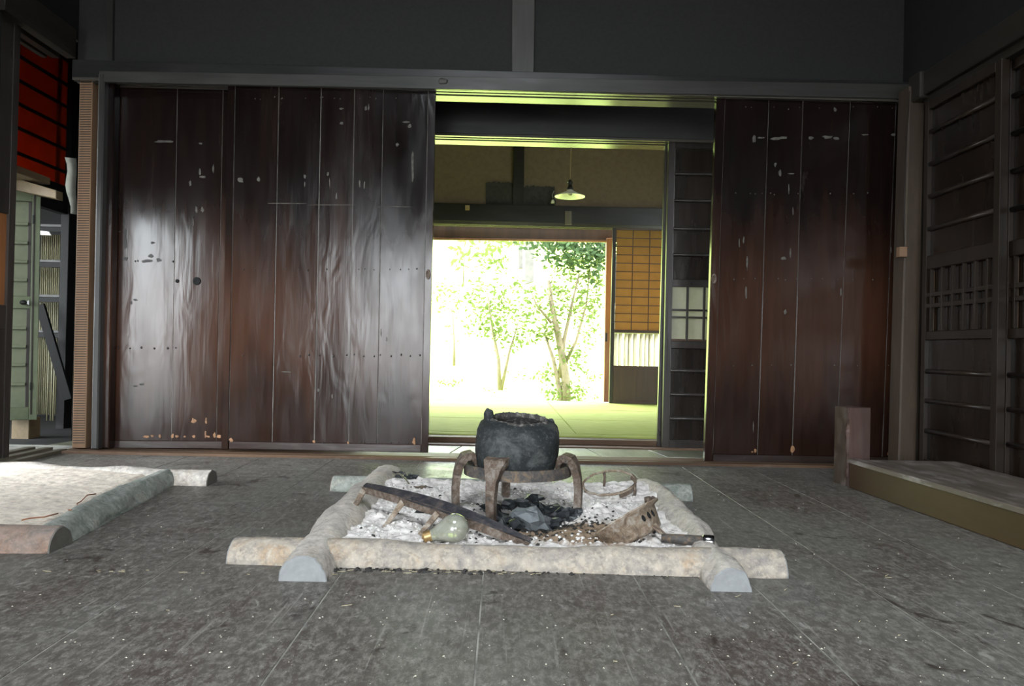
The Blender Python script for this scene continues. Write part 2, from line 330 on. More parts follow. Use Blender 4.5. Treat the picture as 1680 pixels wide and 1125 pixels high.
def glass_mat():
    m, nt, b = new_mat('window_glass')
    t = N(nt, 'ShaderNodeBsdfTransparent'); g = N(nt, 'ShaderNodeBsdfGlossy'); g.inputs['Roughness'].default_value = 0.03
    fr = N(nt, 'ShaderNodeFresnel'); fr.inputs[0].default_value = 1.45; mx = N(nt, 'ShaderNodeMixShader')
    nt.links.new(fr.outputs[0], mx.inputs[0]); nt.links.new(t.outputs[0], mx.inputs[1]); nt.links.new(g.outputs[0], mx.inputs[2])
    nt.links.new(mx.outputs[0], nt.nodes['Material Output'].inputs[0]); nt.nodes.remove(b); return m
M['glass'] = glass_mat()
def bulb_mat():
    m, nt, b = new_mat('dusty_bulb_glass')
    n = noise_tex(nt, coords(nt, (1, 1, 1)), 26, 5, 0.6, 1.0)
    nt.links.new(ramp(nt, n, [(0.35, (0.34, 0.35, 0.26)), (0.7, (0.58, 0.58, 0.50))]), b.inputs['Base Color'])
    b.inputs['Transmission Weight'].default_value = 0.45; b.inputs['Roughness'].default_value = 0.16
    b.inputs['Coat Weight'].default_value = 0.6; b.inputs['Coat Roughness'].default_value = 0.08; return m
M['bulb'] = bulb_mat()

# ------------------------------------------------------------------ mesh helpers
class MB:
    def __init__(s): s.v = []; s.f = []; s.sm = []
    def add(s, vs, fs, smooth=False):
        o = len(s.v); s.v += [Vector(p) for p in vs]; s.f += [tuple(i + o for i in f) for f in fs]; s.sm += [smooth] * len(fs); return s
    def quad(s, c, t, ch=0.0015, n=None):
        """board from four front corners (bl, br, tr, tl), thickness t behind, chamfered front edge"""
        c = [Vector(p) for p in c]
        nn = (c[1] - c[0]).cross(c[3] - c[0]).normalized()
        if n is not None and nn.dot(Vector(n)) < 0: nn = -nn
        cen = sum(c, Vector()) / 4
        def ins(d):
            out = []
            for i in range(4):
                a = (c[(i + 1) % 4] - c[i]).normalized(); b = (c[i - 1] - c[i]).normalized(); out.append(c[i] + (a + b) * d)
            return out
        A = ins(ch); vs = [p for p in A] + [p - nn * ch for p in c] + [p - nn * t for p in c]
        fs = [(0, 1, 2, 3), (11, 10, 9, 8)]
        for i in range(4):
            j = (i + 1) % 4; fs += [(i, i + 4, j + 4, j), (i + 4, i + 8, j + 8, j + 4)]
        if (c[1] - c[0]).cross(c[3] - c[0]).dot(nn) < 0: fs = [tuple(reversed(f)) for f in fs]
        return s.add(vs, fs)
    def box(s, a, b, ch=0.0015):
        x0, x1 = sorted((a[0], b[0])); y0, y1 = sorted((a[1], b[1])); z0, z1 = sorted((a[2], b[2]))
        ch = min(ch, (x1 - x0) / 3, (y1 - y0) / 3, (z1 - z0) / 3)
        vs = []
        for x, sx in ((x0, 1), (x1, -1)):
            for y, sy in ((y0, 1), (y1, -1)):
                for z, sz in ((z0, 1), (z1, -1)):
                    vs += [(x, y + sy * ch, z + sz * ch), (x + sx * ch, y, z + sz * ch), (x + sx * ch, y + sy * ch, z)]
        def i(x, y, z, k): return (x * 4 + y * 2 + z) * 3 + k
        fs = []
        for q in (0, 1):
            f = [(i(q, 0, 0, 0)), i(q, 1, 0, 0), i(q, 1, 1, 0), i(q, 0, 1, 0)]; fs.append(f if q else f[::-1])
            f = [i(0, q, 0, 1), i(1, q, 0, 1), i(1, q, 1, 1), i(0, q, 1, 1)]; fs.append(f[::-1] if q else f)
            f = [i(0, 0, q, 2), i(1, 0, q, 2), i(1, 1, q, 2), i(0, 1, q, 2)]; fs.append(f if q else f[::-1])
        for a_ in (0, 1):
            for b_ in (0, 1):
                fs.append([i(0, a_, b_, 1), i(1, a_, b_, 1), i(1, a_, b_, 2), i(0, a_, b_, 2)][::(1 if (a_ ^ b_) else -1)])
                fs.append([i(a_, 0, b_, 0), i(a_, 1, b_, 0), i(a_, 1, b_, 2), i(a_, 0, b_, 2)][::(-1 if (a_ ^ b_) else 1)])
                fs.append([i(a_, b_, 0, 0), i(a_, b_, 1, 0), i(a_, b_, 1, 1), i(a_, b_, 0, 1)][::(1 if (a_ ^ b_) else -1)])
        for x in (0, 1):
            for y in (0, 1):
                for z in (0, 1):
                    f = (i(x, y, z, 0), i(x, y, z, 1), i(x, y, z, 2)); fs.append(f[::-1] if (x + y + z) % 2 else f)
        return s.add(vs, [tuple(f) for f in fs])
    def tube(s, pts, rad, seg=8, caps=True, smooth=True, flat=None):
        pts = [Vector(p) for p in pts]; n = len(pts)
        if not isinstance(rad, (list, tuple)): rad = [rad] * n
        vs = []; fs = []; up = None
        for k, p in enumerate(pts):
            d = (pts[min(k + 1, n - 1)] - pts[max(k - 1, 0)]).normalized()
            if up is None: up = d.orthogonal().normalized()
            up = (up - d * up.dot(d)).normalized(); sd = d.cross(up)
            for j in range(seg):
                a = 2 * math.pi * j / seg; vs.append(p + (up * math.cos(a) + sd * math.sin(a)) * rad[k])
        for k in range(n - 1):
            for j in range(seg):
                j2 = (j + 1) % seg; fs.append((k * seg + j, k * seg + j2, (k + 1) * seg + j2, (k + 1) * seg + j))
        if caps: fs += [tuple(range(seg - 1, -1, -1)), tuple((n - 1) * seg + j for j in range(seg))]
        return s.add(vs, fs, smooth)
    def strap(s, pts, widths, thick, wdir):
        """flat iron strap swept along pts; wdir gives the width direction (one vector, or one per point)"""
        pts = [Vector(p) for p in pts]; n = len(pts); vs = []; fs = []
        for k, p in enumerate(pts):
            d = (pts[min(k + 1, n - 1)] - pts[max(k - 1, 0)]).normalized()
            wd = Vector(wdir[k] if isinstance(wdir, list) else wdir); wd = (wd - d * wd.dot(d)).normalized(); nn = d.cross(wd)
            a = wd * widths[k] / 2; b = nn * thick / 2
            vs += [p - a - b, p + a - b, p + a + b, p - a + b]
        for k in range(n - 1):
            for j in range(4):
                j2 = (j + 1) % 4; fs.append((k * 4 + j, k * 4 + j2, k * 4 + 4 + j2, k * 4 + 4 + j))
        fs += [(3, 2, 1, 0), tuple((n - 1) * 4 + j for j in range(4))]
        return s.add(vs, fs)
    def lathe(s, prof, seg=24, mat=None, smooth=True, fn=None):
        mat = mat or Matrix(); vs = []; fs = []; n = len(prof)
        for k, (r, z) in enumerate(prof):
            for j in range(seg):
                a = 2 * math.pi * j / seg; p = Vector((r * math.cos(a), r * math.sin(a), z))
                if fn: p = fn(p, a, k)
                vs.append(mat @ p)
        for k in range(n - 1):
            for j in range(seg):
                j2 = (j + 1) % seg; fs.append((k * seg + j, k * seg + j2, (k + 1) * seg + j2, (k + 1) * seg + j))
        return s.add(vs, fs, smooth)
    def build(s, name, mat, parent=None, loc=None, kind=None, label=None, cat=None, group=None):
        off = Vector(loc) if loc is not None else (Vector(parent['origin_']) if parent is not None and 'origin_' in parent else Vector())
        me = bpy.data.meshes.new(name); me.from_pydata([tuple(p - off) for p in s.v], [], s.f)
        me.polygons.foreach_set('use_smooth', s.sm); me.materials.append(M[mat] if isinstance(mat, str) else mat); me.update()
        o = bpy.data.objects.new(name, me); COL.objects.link(o)
        if parent is not None: o.parent = parent
        elif loc is not None: o.location = off
        if loc is not None and parent is not None: o.location = off - Vector(parent['origin_'])
        o['origin_'] = tuple(off)
        tag(o, label, cat, group, kind); return o
def tag(o, label=None, cat=None, group=None, kind=None):
    if label: o['label'] = label
    if cat: o['category'] = cat
    if group: o['group'] = group
    if kind: o['kind'] = kind
def empty(name, loc, label=None, cat=None, group=None, kind=None):
    o = bpy.data.objects.new(name, None); COL.objects.link(o); o.location = loc; o['origin_'] = tuple(loc)
    o.empty_display_size = 0.05; tag(o, label, cat, group, kind); return o
def lump(c, r, sc=(1, 1, 1), seed=0, rough=0.35, sub=2, facet=False):
    """irregular stone-like lump as verts/faces"""
    import bmesh
    bm = bmesh.new(); bmesh.ops.create_icosphere(bm, subdivisions=sub, radius=1)
    vs = []
    for v in bm.verts:
        p = v.co.copy(); k = 1 + rough * noise.noise(p * 1.3 + Vector((seed * 3.1, seed, 0))) * 1.6 + (rough * 0.3 * noise.noise(p * 4 + Vector((seed, 0, seed))))
        vs.append(Vector((p.x * sc[0], p.y * sc[1], p.z * sc[2])) * r * k + Vector(c))
    fs = [tuple(x.index for x in f.verts) for f in bm.faces]; bm.free(); return vs, fs
def fbm(p, o=4):
    return noise.fractal(p, 0.9, 2.1, o)

# ================================================================== STRUCTURE
YW = 3.50           # face of the front sliding doors
YB = 3.56           # face of the rear sliding door
# ---- floor: planks running into the room
fl = empty('floor', (0, 0, 0), 'dark scuffed plank floor of the hearth room with pale dusty joints', None, None, 'structure')
seams = [-2.45, -2.1, -1.78, -1.42, -1.09, -0.755, -0.355, -0.03, 0.32, 0.58, 0.84, 1.15, 1.46, 1.78, 2.1]
for a, b in zip(seams[:-1], seams[1:]):
    q = MB(); q.box((a + 0.0016, -2.6, -0.03), (b - 0.0016, 3.44, random.uniform(-0.0008, 0.0)), 0.0006); q.build('plank', 'floor', fl)
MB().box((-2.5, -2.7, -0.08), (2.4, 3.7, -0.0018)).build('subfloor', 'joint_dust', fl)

# ---- threshold of the back wall, three ridges
t = empty('trim_1', (0, 3.5, 0), 'worn brown threshold track along the foot of the back wall', None, None, 'structure')
for y0, y1, z in ((3.425, 3.462, 0.012), (3.466, 3.478, 0.006), (3.482, 3.52, 0.011), (3.524, 3.60, 0.010)):
    MB().box((-2.02, y0, -0.03), (1.90, y1, z)).build('ridge', 'sill', t)
# ---- lintel over the doors
zl = 1.736
t = empty('trim_2', (0, 3.5, zl), 'long sooty lintel beam above the back wall doors', None, None, 'structure')
MB().quad([PY(163, 134, 3.462), PY(1500, 162, 3.462), PY(1500, 138, 3.462), PY(163, 116, 3.462)], 0.02).build('fascia', 'fascia', t)
MB().box((-2.03, 3.47, zl + 0.012), (1.93, 3.64, 1.83)).build('lintel', 'beam', t)
for y0, y1 in ((3.472, 3.498), (3.512, 3.534), (3.556, 3.64)):
    MB().box((-2.03, y0, zl), (1.93, y1, zl + 0.013), 0.001).build('ridge', 'ridge', t)

q = MB(); c = PY(727, 133, 3.459); vs, fs = lump(c, 0.016, (1.4, 0.3, 0.8), 3, 0.3, 2); q.add(vs, fs, True); q.build('knot', 'grey_post', t, label='knot in the lintel')
def board_door(name, Y, label, stile_l, seams_tb, stile_r, top, bot, rail_h, thick=0.03, pale=True):
    """seams_tb: list of (x at y=150, x at y=730) for every vertical line, first and last are the outer edges; top/bot: y = a + b*x"""
    d = empty(name, tuple(PY((seams_tb[0][1] + seams_tb[-1][1]) / 2, 730, Y)), label, None, None, 'structure')
    def at(s, y): return s[0] + (s[1] - s[0]) * (y - 150) / 580
    def pt(s, fn, dy=0, dx=0):
        y = fn(at(s, 440)) + dy; return PY(at(s, y) + dx, y, Y)
    n = len(seams_tb)
    for i in range(n - 1):
        a, b = seams_tb[i], seams_tb[i + 1]; st = (i == 0 and stile_l) or (i == n - 2 and stile_r)
        rh = 0 if st else rail_h
        q = MB(); dx = 0.35
        jz = random.uniform(-0.0015, 0.0015) if not st else -0.004
        c = [pt(a, bot, -rh, dx), pt(b, bot, -rh, -dx), pt(b, top, 0, -dx), pt(a, top, 0, dx)]
        c = [p + Vector((0, jz + random.uniform(-0.0006, 0.0006), 0)) for p in c]
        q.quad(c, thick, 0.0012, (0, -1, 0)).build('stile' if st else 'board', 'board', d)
    q = MB()
    for s in seams_tb[1:-1]:
        w_ = 0.9
        q.quad([pt(s, bot, -rail_h, -w_), pt(s, bot, -rail_h, w_), pt(s, top, 0, w_ * 0.8), pt(s, top, 0, -w_ * 0.8)], 0.004, 0.0003, (0, -1, 0))
    for v in q.v: v.y += 0.0012 if pale else 0.006
    q.build('leak_strip', 'leak' if pale else 'nail', d, kind='stuff')  # pale strips painted as light leaking between the boards
    a, b = seams_tb[1 if stile_l else 0], seams_tb[-2 if stile_r else -1]
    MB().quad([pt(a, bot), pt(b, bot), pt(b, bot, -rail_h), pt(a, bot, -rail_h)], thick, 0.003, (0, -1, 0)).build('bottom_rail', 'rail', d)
    return d
d1 = board_door('door_1', YB, 'rear board door at the far left, half bright with window reflection', True,
    [(185, 174.5), (190, 180), (291, 281), (366, 354.5), (390, 375)], False, lambda x: 134 + 0.02 * x * 0.3, lambda x: 735 + 0.006 * (x - 170), 13)
d2 = board_door('door_2', YW, 'wide front board door left of the doorway, brown sheen across its boards', True,
    [(374, 363.5), (386, 375), (457.5, 446), (527, 515), (582, 572), (629, 618), (703, 691), (715.5, 703)], True,
    lambda x: 136 + 0.0195 * (x - 370), lambda x: 736 + 0.018 * (x - 360), 13)
d3 = board_door('door_3', YW, 'dark board door right of the doorway with residue and light leaks painted in its seams', True,
    [(1175, 1156), (1190, 1170), (1262, 1243), (1318, 1300), (1396, 1373), (1471, 1448), (1487, 1472)], False,
    lambda x: 158 + 0.012 * (x - 1170), lambda x: 757 + 0.018 * (x - 1160), 13)
# nails, residue, pulls
def dots(door, Y, xs, y, r, name, mat, jy=3):
    q = MB()
    for x in xs:
        p = PY(x + random.uniform(-2, 2), y + random.uniform(-jy, jy), Y - 0.0025); vs, fs = lump(p, r * random.uniform(0.7, 1.2), (1, 0.35, 1.2), random.random() * 9, 0.2, 1); q.add(vs, fs, True)
    q.build(name, mat, door, kind='stuff')
dots(d2, YW, [400, 420, 440, 470, 490, 507, 535, 555, 590, 600, 612, 640, 655, 672, 685], 442, 0.0035, 'nail_heads', 'nail', 1.5)
dots(d2, YW, [400, 490, 507, 523, 545, 568, 583, 596, 612, 625, 640, 657, 672, 688], 583, 0.0045, 'nail_heads', 'nail', 1.5)
dots(d2, YW, [530, 545, 590, 597, 608, 640, 655, 670, 682], 726, 0.0035, 'nail_heads', 'nail', 1.5)
dots(d1, YB, [192, 213, 233, 253, 275, 288], 571, 0.0045, 'nail_heads', 'nail', 1)
dots(d1, YB, [195, 222, 225, 282], 428, 0.004, 'nail_heads', 'nail', 2)
dots(d3, YW, [1205, 1222, 1240, 1275, 1290, 1305, 1330, 1350, 1376, 1400, 1430, 1460], 458, 0.003, 'nail_heads', 'residue', 1.5)
dots(d3, YW, [1205, 1235, 1265, 1298, 1368, 1405, 1456], 600, 0.003, 'nail_heads', 'residue', 1.5)
dots(d3, YW, [1208, 1232, 1240, 1252, 1264, 1272, 1308, 1360, 1400, 1425], 318, 0.0035, 'nail_heads', 'residue', 2)
dots(d3, YW, [1225, 1232, 1270, 1292, 1310, 1345, 1400, 1440, 1465], 177, 0.003, 'nail_heads', 'residue', 2)
dots(d2, YW, [418, 428, 450, 461, 463, 500, 525, 530, 548, 560, 590, 608, 618, 650, 680], 161, 0.003, 'nail_heads', 'residue', 2)
def scraps(door, Y, items, mat='residue'):
    q = MB()
    for (x, y, wd, ht) in items:
        n = 9; ring = []
        for k in range(n):
            a = 2 * math.pi * k / n; rr = random.uniform(0.6, 1.15)
            ring.append(PY(x + math.cos(a) * wd / 2 * rr, y + math.sin(a) * ht / 2 * rr, Y - 0.0022))
        c = PY(x, y, Y - 0.003); q.add(ring + [c], [(k, (k + 1) % n, n) for k in range(n)])
    q.build('glue_residue', mat, door, kind='stuff')
scraps(d3, YW, [(1237, 228, 8, 14), (1248, 226, 14, 3), (1275, 227, 22, 6), (1285, 226, 16, 5), (1330, 226, 12, 6), (1358, 225, 20, 6), (1372, 227, 10, 6), (1420, 221, 14, 3), (1466, 221, 9, 4),
                (1272, 270, 4, 9), (1280, 284, 5, 14), (1298, 285, 12, 3), (1294, 310, 2, 26), (1301, 345, 2, 16), (1213, 398, 2, 20), (1220, 393, 3, 12), (1286, 424, 9, 6), (1297, 415, 3, 18), (1226, 430, 3, 30), (1224, 480, 3, 30), (1380, 478, 3, 16), (1462, 410, 2, 14), (1288, 512, 5, 10), (1236, 700, 2, 20), (1370, 180, 5, 9)])
scraps(d2, YW, [(394, 296, 12, 9), (424, 294, 5, 10), (500, 290, 5, 9), (538, 285, 5, 7), (541, 300, 2, 20), (552, 322, 3, 12), (590, 302, 3, 14), (598, 303, 3, 14), (500, 302, 2, 10), (560, 202, 7, 7), (600, 177, 5, 8),
                (605, 176, 3, 12), (666, 200, 14, 4), (672, 207, 6, 8), (652, 237, 5, 8), (677, 270, 4, 60), (560, 178, 9, 4), (378, 324, 9, 8), (468, 333.5, 70, 1.6), (545, 336, 80, 1.6), (645, 339, 60, 1.4), (522, 640, 4, 6), (545, 650, 3, 8), (470, 610, 18, 1.6), (625, 545, 2, 14), (634, 556, 2, 10)])
scraps(d1, YB, [(268, 232, 34, 5), (328, 282, 4, 14), (333, 290, 12, 5), (350, 277, 4, 18), (322, 344, 4, 13), (332, 344, 5, 9), (317, 365, 1.5, 16), (329, 235, 8, 4), (312, 300, 5, 10)])
scraps(d1, YB, [(203, 365, 4, 14), (205, 380, 4, 16), (206, 397, 5, 26), (206, 424, 10, 7), (196, 380, 8, 3), (240, 428, 22, 6), (247, 420, 9, 8), (260, 426, 9, 8), (250, 398, 8, 4), (222, 492, 8, 4), (215, 496, 3, 8), (232, 630, 8, 4), (222, 633, 9, 3)], 'nail')
scraps(d1, YB, [(178, 714, 8, 7), (240, 716, 10, 4), (250, 715, 6, 5), (262, 716, 4, 8), (283, 715, 5, 8), (290, 716, 6, 5), (303, 716, 5, 4), (318, 716, 6, 5), (337, 712, 3, 14), (341, 716, 8, 4), (352, 714, 5, 10), (359, 716, 9, 6), (318, 690, 10, 10), (338, 690, 3, 12)], 'raw')
scraps(d2, YW, [(379, 722, 7, 8), (515, 724, 5, 6), (571, 726, 4, 6), (679, 724, 6, 12)], 'raw')
scraps(d3, YW, [(1239, 739, 5, 9), (1234, 741, 4, 3), (1300, 737, 8, 12), (1459, 744, 9, 7)], 'raw')
def pull(door, x, y, Y):
    c = PY(x, y, Y - 0.006); Mx = Matrix.Translation(c) @ Matrix.Rotation(math.pi / 2, 4, 'X')
    MB().lathe([(0.0001, 0.0), (0.007, 0.0), (0.009, 0.003), (0.012, 0.003), (0.012, -0.004)], 16, Mx @ Matrix.Diagonal((1, 2.0, 1, 1))).build('door_pull', 'rust', door, label='oval rusty metal finger pull')
pull(d2, 702.5, 450, YW); pull(d3, 1171.5, 457, YW)
c = PY(323, 461, YB - 0.001); Mx = Matrix.Translation(c) @ Matrix.Rotation(math.pi / 2, 4, 'X')
MB().lathe([(0.0001, 0.001), (0.013, 0.002), (0.019, 0.004), (0.019, -0.003)], 18, Mx).build('knob_hole', 'hole', d1, label='round black finger hole')
c = PY(291, 461, YB - 0.001); Mx = Matrix.Translation(c) @ Matrix.Rotation(math.pi / 2, 4, 'X')
MB().lathe([(0.0001, 0.001), (0.006, 0.002), (0.009, 0.003), (0.009, -0.003)], 12, Mx).build('knob_hole', 'hole', d1)

# ---- wall above the lintel with one post
wb = empty('wall_back', (0, 3.6, 1.9), 'dark plaster wall above the lintel', None, None, 'structure')
MB().box((-2.08, 3.60, 1.80), (2.4, 3.70, 3.0)).build('plaster', 'plaster_dark', wb)
MB().quad([PY(839.5, 130, 3.57), PY(876, 131, 3.57), PY(880, -190, 3.57), PY(840, -190, 3.57)], 0.05, 0.003, (0, -1, 0)).build('post', 'grey_post', wb, label='grey vertical post centred above the doorway')
MB().box((-2.06, 3.62, -0.05), (-1.96, 4.11, 1.9)).build('filling', 'void', wb)
MB().box((-2.35, 4.10, -0.05), (-1.96, 4.15, 3.0)).build('filling', 'void', wb)
MB().box((-2.06, 3.66, 1.85), (-1.96, 4.11, 3.0)).build('filling', 'void', wb)
MB().box((1.90, 3.62, -0.05), (2.4, 3.74, 1.9)).build('filling', 'void', wb)
MB().quad([PY(176, 112, 3.58), PY(184, 112, 3.58), PY(187, -150, 3.58), PY(172, -150, 3.58)], 0.02).build('corner_strip', 'post_dark', wb)

# ---- corner posts
p = empty('corner_post', (-1.98, 3.5, 0), 'dark glossy post in the left corner beside the pale textured post', 'post', None, 'structure')
p['kind'] = 'structure'; p.name = 'trim_3'
MB().quad([PY(148, 737, 3.46), PY(160, 737, 3.46), PY(171, 120, 3.46), PY(161, 120, 3.46)], 0.10, 0.006, (0, -1, 0)).build('post', 'post_dark', p)
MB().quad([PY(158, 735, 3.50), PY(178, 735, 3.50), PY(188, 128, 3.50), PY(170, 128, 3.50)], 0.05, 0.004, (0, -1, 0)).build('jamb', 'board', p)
p = empty('trim_4', (-2.0, 3.5, 0), 'pale brown post with fine adze cuts between the side doorway and the corner', None, None, 'structure')
MB().quad([PY(118, 735, 3.50), PY(140, 735, 3.50), PY(152, 116, 3.50), PY(131, 116, 3.50)], 0.06, 0.003, (0, -1, 0)).build('post', 'post_pale', p)
q = MB(); 
for i in range(150):
    y = 122 + i * 4.05; f = (y - 116) / 619
    xa, xb = 131 - 13 * f + 1.2, 152 - 12 * f - 1.2
    q.quad([PY(xa, y + 1.6, 3.4990), PY(xb, y + 1.6, 3.4990), PY(xb, y, 3.4990), PY(xa, y, 3.4990)], 0.003, 0.0003, (0, -1, 0))
q.build('adze_cuts', 'post_brown', p, kind='stuff')
p = empty('trim_5', (1.82, 3.3, 0), 'brown corner post between the back wall and the lattice doors', None, None, 'structure')
MB().quad([PY(1474, 765, 3.27), PY(1504, 765, 3.27), PY(1519, 140, 3.27), PY(1492, 140, 3.27)], 0.09, 0.006, (0, -1, 0)).build('post', 'post_brown', p)
MB().quad([PY(1503, 765, 3.29), PY(1512, 765, 3.29), PY(1527, 140, 3.29), PY(1518, 140, 3.29)], 0.08, 0.003, (0, -1, 0)).build('jamb', 'frame_r', p)
b_ = MB().box((0, 0, 0), (0.034, 0.03, 0.045)); c = PY(1476, 421, 3.245)
for v in b_.v: v += c
b_.build('wooden_block', 'post_pale', None, loc=tuple(c), label='small pale wooden block nailed to the brown corner post', cat='block')
MB().tube([PY(1492, 150, 3.265), PY(1488.5, 220, 3.265), PY(1484, 300, 3.262), PY(1483, 350, 3.265), PY(1483.5, 402, 3.262)], 0.0016, 6).build(
    'cable', 'black', None, loc=tuple(PY(1482, 402, 3.262)), label='thin dark cable running down the brown corner post', cat='cable')

# ---- left wall at x = -2.06: kamoi, threshold, doors; low opening out of frame
XL = -2.06
wl = empty('wall_left', (XL, 1, 0), 'dark left wall', None, None, 'structure')
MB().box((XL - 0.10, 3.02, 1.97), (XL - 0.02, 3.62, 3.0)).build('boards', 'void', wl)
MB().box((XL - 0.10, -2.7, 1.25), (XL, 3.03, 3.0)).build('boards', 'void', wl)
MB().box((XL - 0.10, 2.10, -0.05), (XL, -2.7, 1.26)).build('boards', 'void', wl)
t = empty('trim_6', (XL, 3.3, 1.85), 'dark side lintel with sliding tracks above the left opening', None, None, 'structure')
MB().box((XL - 0.14, 3.0, 1.865), (XL + 0.03, 3.5, 1.98)).build('lintel', 'beam_y', t)
for x0, x1 in ((XL - 0.13, XL - 0.105), (XL - 0.085, XL - 0.045), (XL - 0.015, XL + 0.03)):
    MB().box((x0, 3.0, 1.845), (x1, 3.5, 1.866), 0.001).build('ridge', 'beam_y', t)
t = empty('trim_7', (XL, 3.0, 0.0), 'worn threshold of the side doorway at the left', None, None, 'structure')
for x0, x1, z in ((XL + 0.02, XL + 0.055, 0.016), (XL - 0.05, XL - 0.01, 0.022), (XL - 0.13, XL - 0.09, 0.022)):
    MB().box((x0, 1.2, -0.02), (x1, 3.47, z)).build('ridge', 'sill_y', t)
MB().box((XL - 0.16, 1.2, -0.03), (XL + 0.05, 3.47, 0.008)).build('sill', 'sill_y', t)
# near-left sliding door: stile + amber pane
d = empty('door_4', (XL, 3.08, 0.02), 'dark sliding door at the left edge with an amber wooden pane', None, None, 'structure')
MB().box((XL - 0.035, 3.115, 0.022), (XL - 0.005, 3.155, 1.85)).build('stile', 'frame', d)
MB().box((XL - 0.030, 2.99, 0.56), (XL - 0.008, 3.118, 0.66)).build('rail', 'frame', d)
MB().box((XL - 0.030, 2.99, 1.04), (XL - 0.008, 3.118, 1.85)).build('upper_panel', 'frame', d)
MB().box((XL - 0.022, 2.99, 0.66), (XL - 0.016, 3.118, 1.04)).build('pane', 'amber', d, label='amber wooden pane')
MB().box((XL - 0.030, 2.99, 0.022), (XL - 0.008, 3.118, 0.56)).build('lower_panel', 'frame', d)
MB().box((XL - 0.006, 3.03, 0.05), (XL - 0.002, 3.045, 0.55)).build('stop_bead', 'post_dark', d)

# ---- right wall: two lattice doors, beam, boards above
XR = 1.86
wr = empty('wall_right', (XR + 0.1, 1, 0), 'dark right wall above and beyond the lattice doors', None, None, 'structure')
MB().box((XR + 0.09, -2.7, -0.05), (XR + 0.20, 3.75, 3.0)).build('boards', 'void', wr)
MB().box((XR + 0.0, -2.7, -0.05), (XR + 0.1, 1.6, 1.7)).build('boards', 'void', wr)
t = empty('trim_8', (XR - 0.06, 3.2, 1.67), 'heavy brown beam above the lattice doors with a blocky end', None, None, 'structure')
MB().box((XR - 0.035, -2.6, 1.672), (XR + 0.12, 3.27, 1.775), 0.004).build('beam', 'beam_y', t)
MB().box((XR - 0.050, 3.20, 1.662), (XR + 0.10, 3.30, 1.782), 0.006).build('beam_end', 'beam_y', t)
MB().box((XR - 0.01, -2.6, 1.64), (XR + 0.10, 3.24, 1.675), 0.002).build('track', 'beam_y', t)

def lattice_door(name, x, y0, y1, label, near_stile, bars_from):
    """x: face; y0 near end, y1 far end"""
    d = empty(name, (x, (y0 + y1) / 2, 0.03), label, None, None, 'structure')
    s = 0.032
    MB().box((x, y1 - 0.030, 0.03), (x + s, y1, 1.645)).build('stile', 'frame_r', d)
    MB().box((x, y0, 0.03), (x + s, y0 + 0.036, 1.645)).build('stile', 'frame_r', d)
    ya, yb = y0 + 0.036, y1 - 0.030
    for a, b, nm in ((1.605, 1.645, 'top_rail'), (0.905, 0.965, 'middle_rail'), (0.600, 0.638, 'middle_rail'), (0.03, 0.085, 'bottom_rail')):
        MB().box((x + 0.001, ya, a), (x + s - 0.002, yb, b), 0.003).build(nm, 'frame_r', d)
    for z0, z1 in ((0.965, 1.605), (0.085, 0.600)):
        zs = [z for z in (1.508, 1.366, 1.225, 1.083, 0.465, 0.337, 0.207) if z0 < z < z1]
        ed = sorted([z0, z1] + zs)
        for a, b in zip(ed[:-1], ed[1:]):
            MB().box((x + 0.017, ya, a), (x + 0.026, yb, b), 0.0008).build('panel', 'panel_r', d)
        for z in zs:
            MB().tube([(x + 0.011, ya, z), (x + 0.011, yb, z)], 0.010, 10).build('crossbar', 'frame_r', d)
    MB().box((x + 0.024, ya, 0.638), (x + 0.030, yb, 0.905)).build('back_board', 'panel_r', d)
    n = int(round((yb - ya) / 0.0725)); st = (yb - ya) / n
    for k in range(n):
        yy = yb - (k + (0.5 if k else 0.42)) * st
        MB().box((x + 0.002, yy - 0.006, 0.638), (x + 0.016, yy + 0.006, 0.905), 0.001).build('lattice_bar', 'frame_r', d)
    for z in (0.748, 0.796):
        MB().box((x + 0.004, ya, z - 0.009), (x + 0.014, yb, z + 0.009), 0.001).build('lattice_rail', 'frame_r', d)
    MB().box((x + 0.016, yb - 0.030, 0.64), (x + 0.022, yb - 0.014, 0.90)).build('lit_slip', 'post_pale', d, label='pale wooden slip')
    return d
lattice_door('door_5', XR - 0.02, 2.715, 3.215, 'brown lattice door next to the corner post', True, 0)
lattice_door('door_6', XR + 0.025, 1.86, 2.76, 'brown lattice door at the right edge of the frame, behind its neighbour', True, 0)
MB().box((XR - 0.03, 1.6, -0.02), (XR + 0.08, 3.26, 0.03)).build('trim_9', 'sill_y', kind='structure', label='floor track under the lattice doors')

# ---- ceiling and the wall behind the camera (openings are modelled; the ceiling vent is added for light)
cg = empty('ceiling', (0, 0, 2.98), 'dark ceiling of the hearth room with a square opening added for top light', None, None, 'structure')
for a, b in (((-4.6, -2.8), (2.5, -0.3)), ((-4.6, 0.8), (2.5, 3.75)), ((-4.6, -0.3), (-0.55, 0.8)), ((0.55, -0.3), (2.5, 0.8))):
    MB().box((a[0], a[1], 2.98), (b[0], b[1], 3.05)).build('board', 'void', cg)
wf = empty('wall_front', (0, -2.7, 0), 'wall behind the viewer with a doorway and a window', None, None, 'structure')
for a, b in (((-2.2, 0, 1.78), (2.1, 0, 3.0)), ((-2.2, 0, -0.05), (-2.0, 0, 1.8)), ((-0.3, 0, -0.05), (0.4, 0, 1.8)), ((0.38, 0, -0.05), (1.52, 0, 0.65)), ((1.5, 0, -0.05), (2.1, 0, 1.8)), ((0.38, 0, 1.65), (1.52, 0, 1.8))):
    MB().box((a[0], -2.70, a[2]), (b[0], -2.60, b[2])).build('boards', 'void', wf)

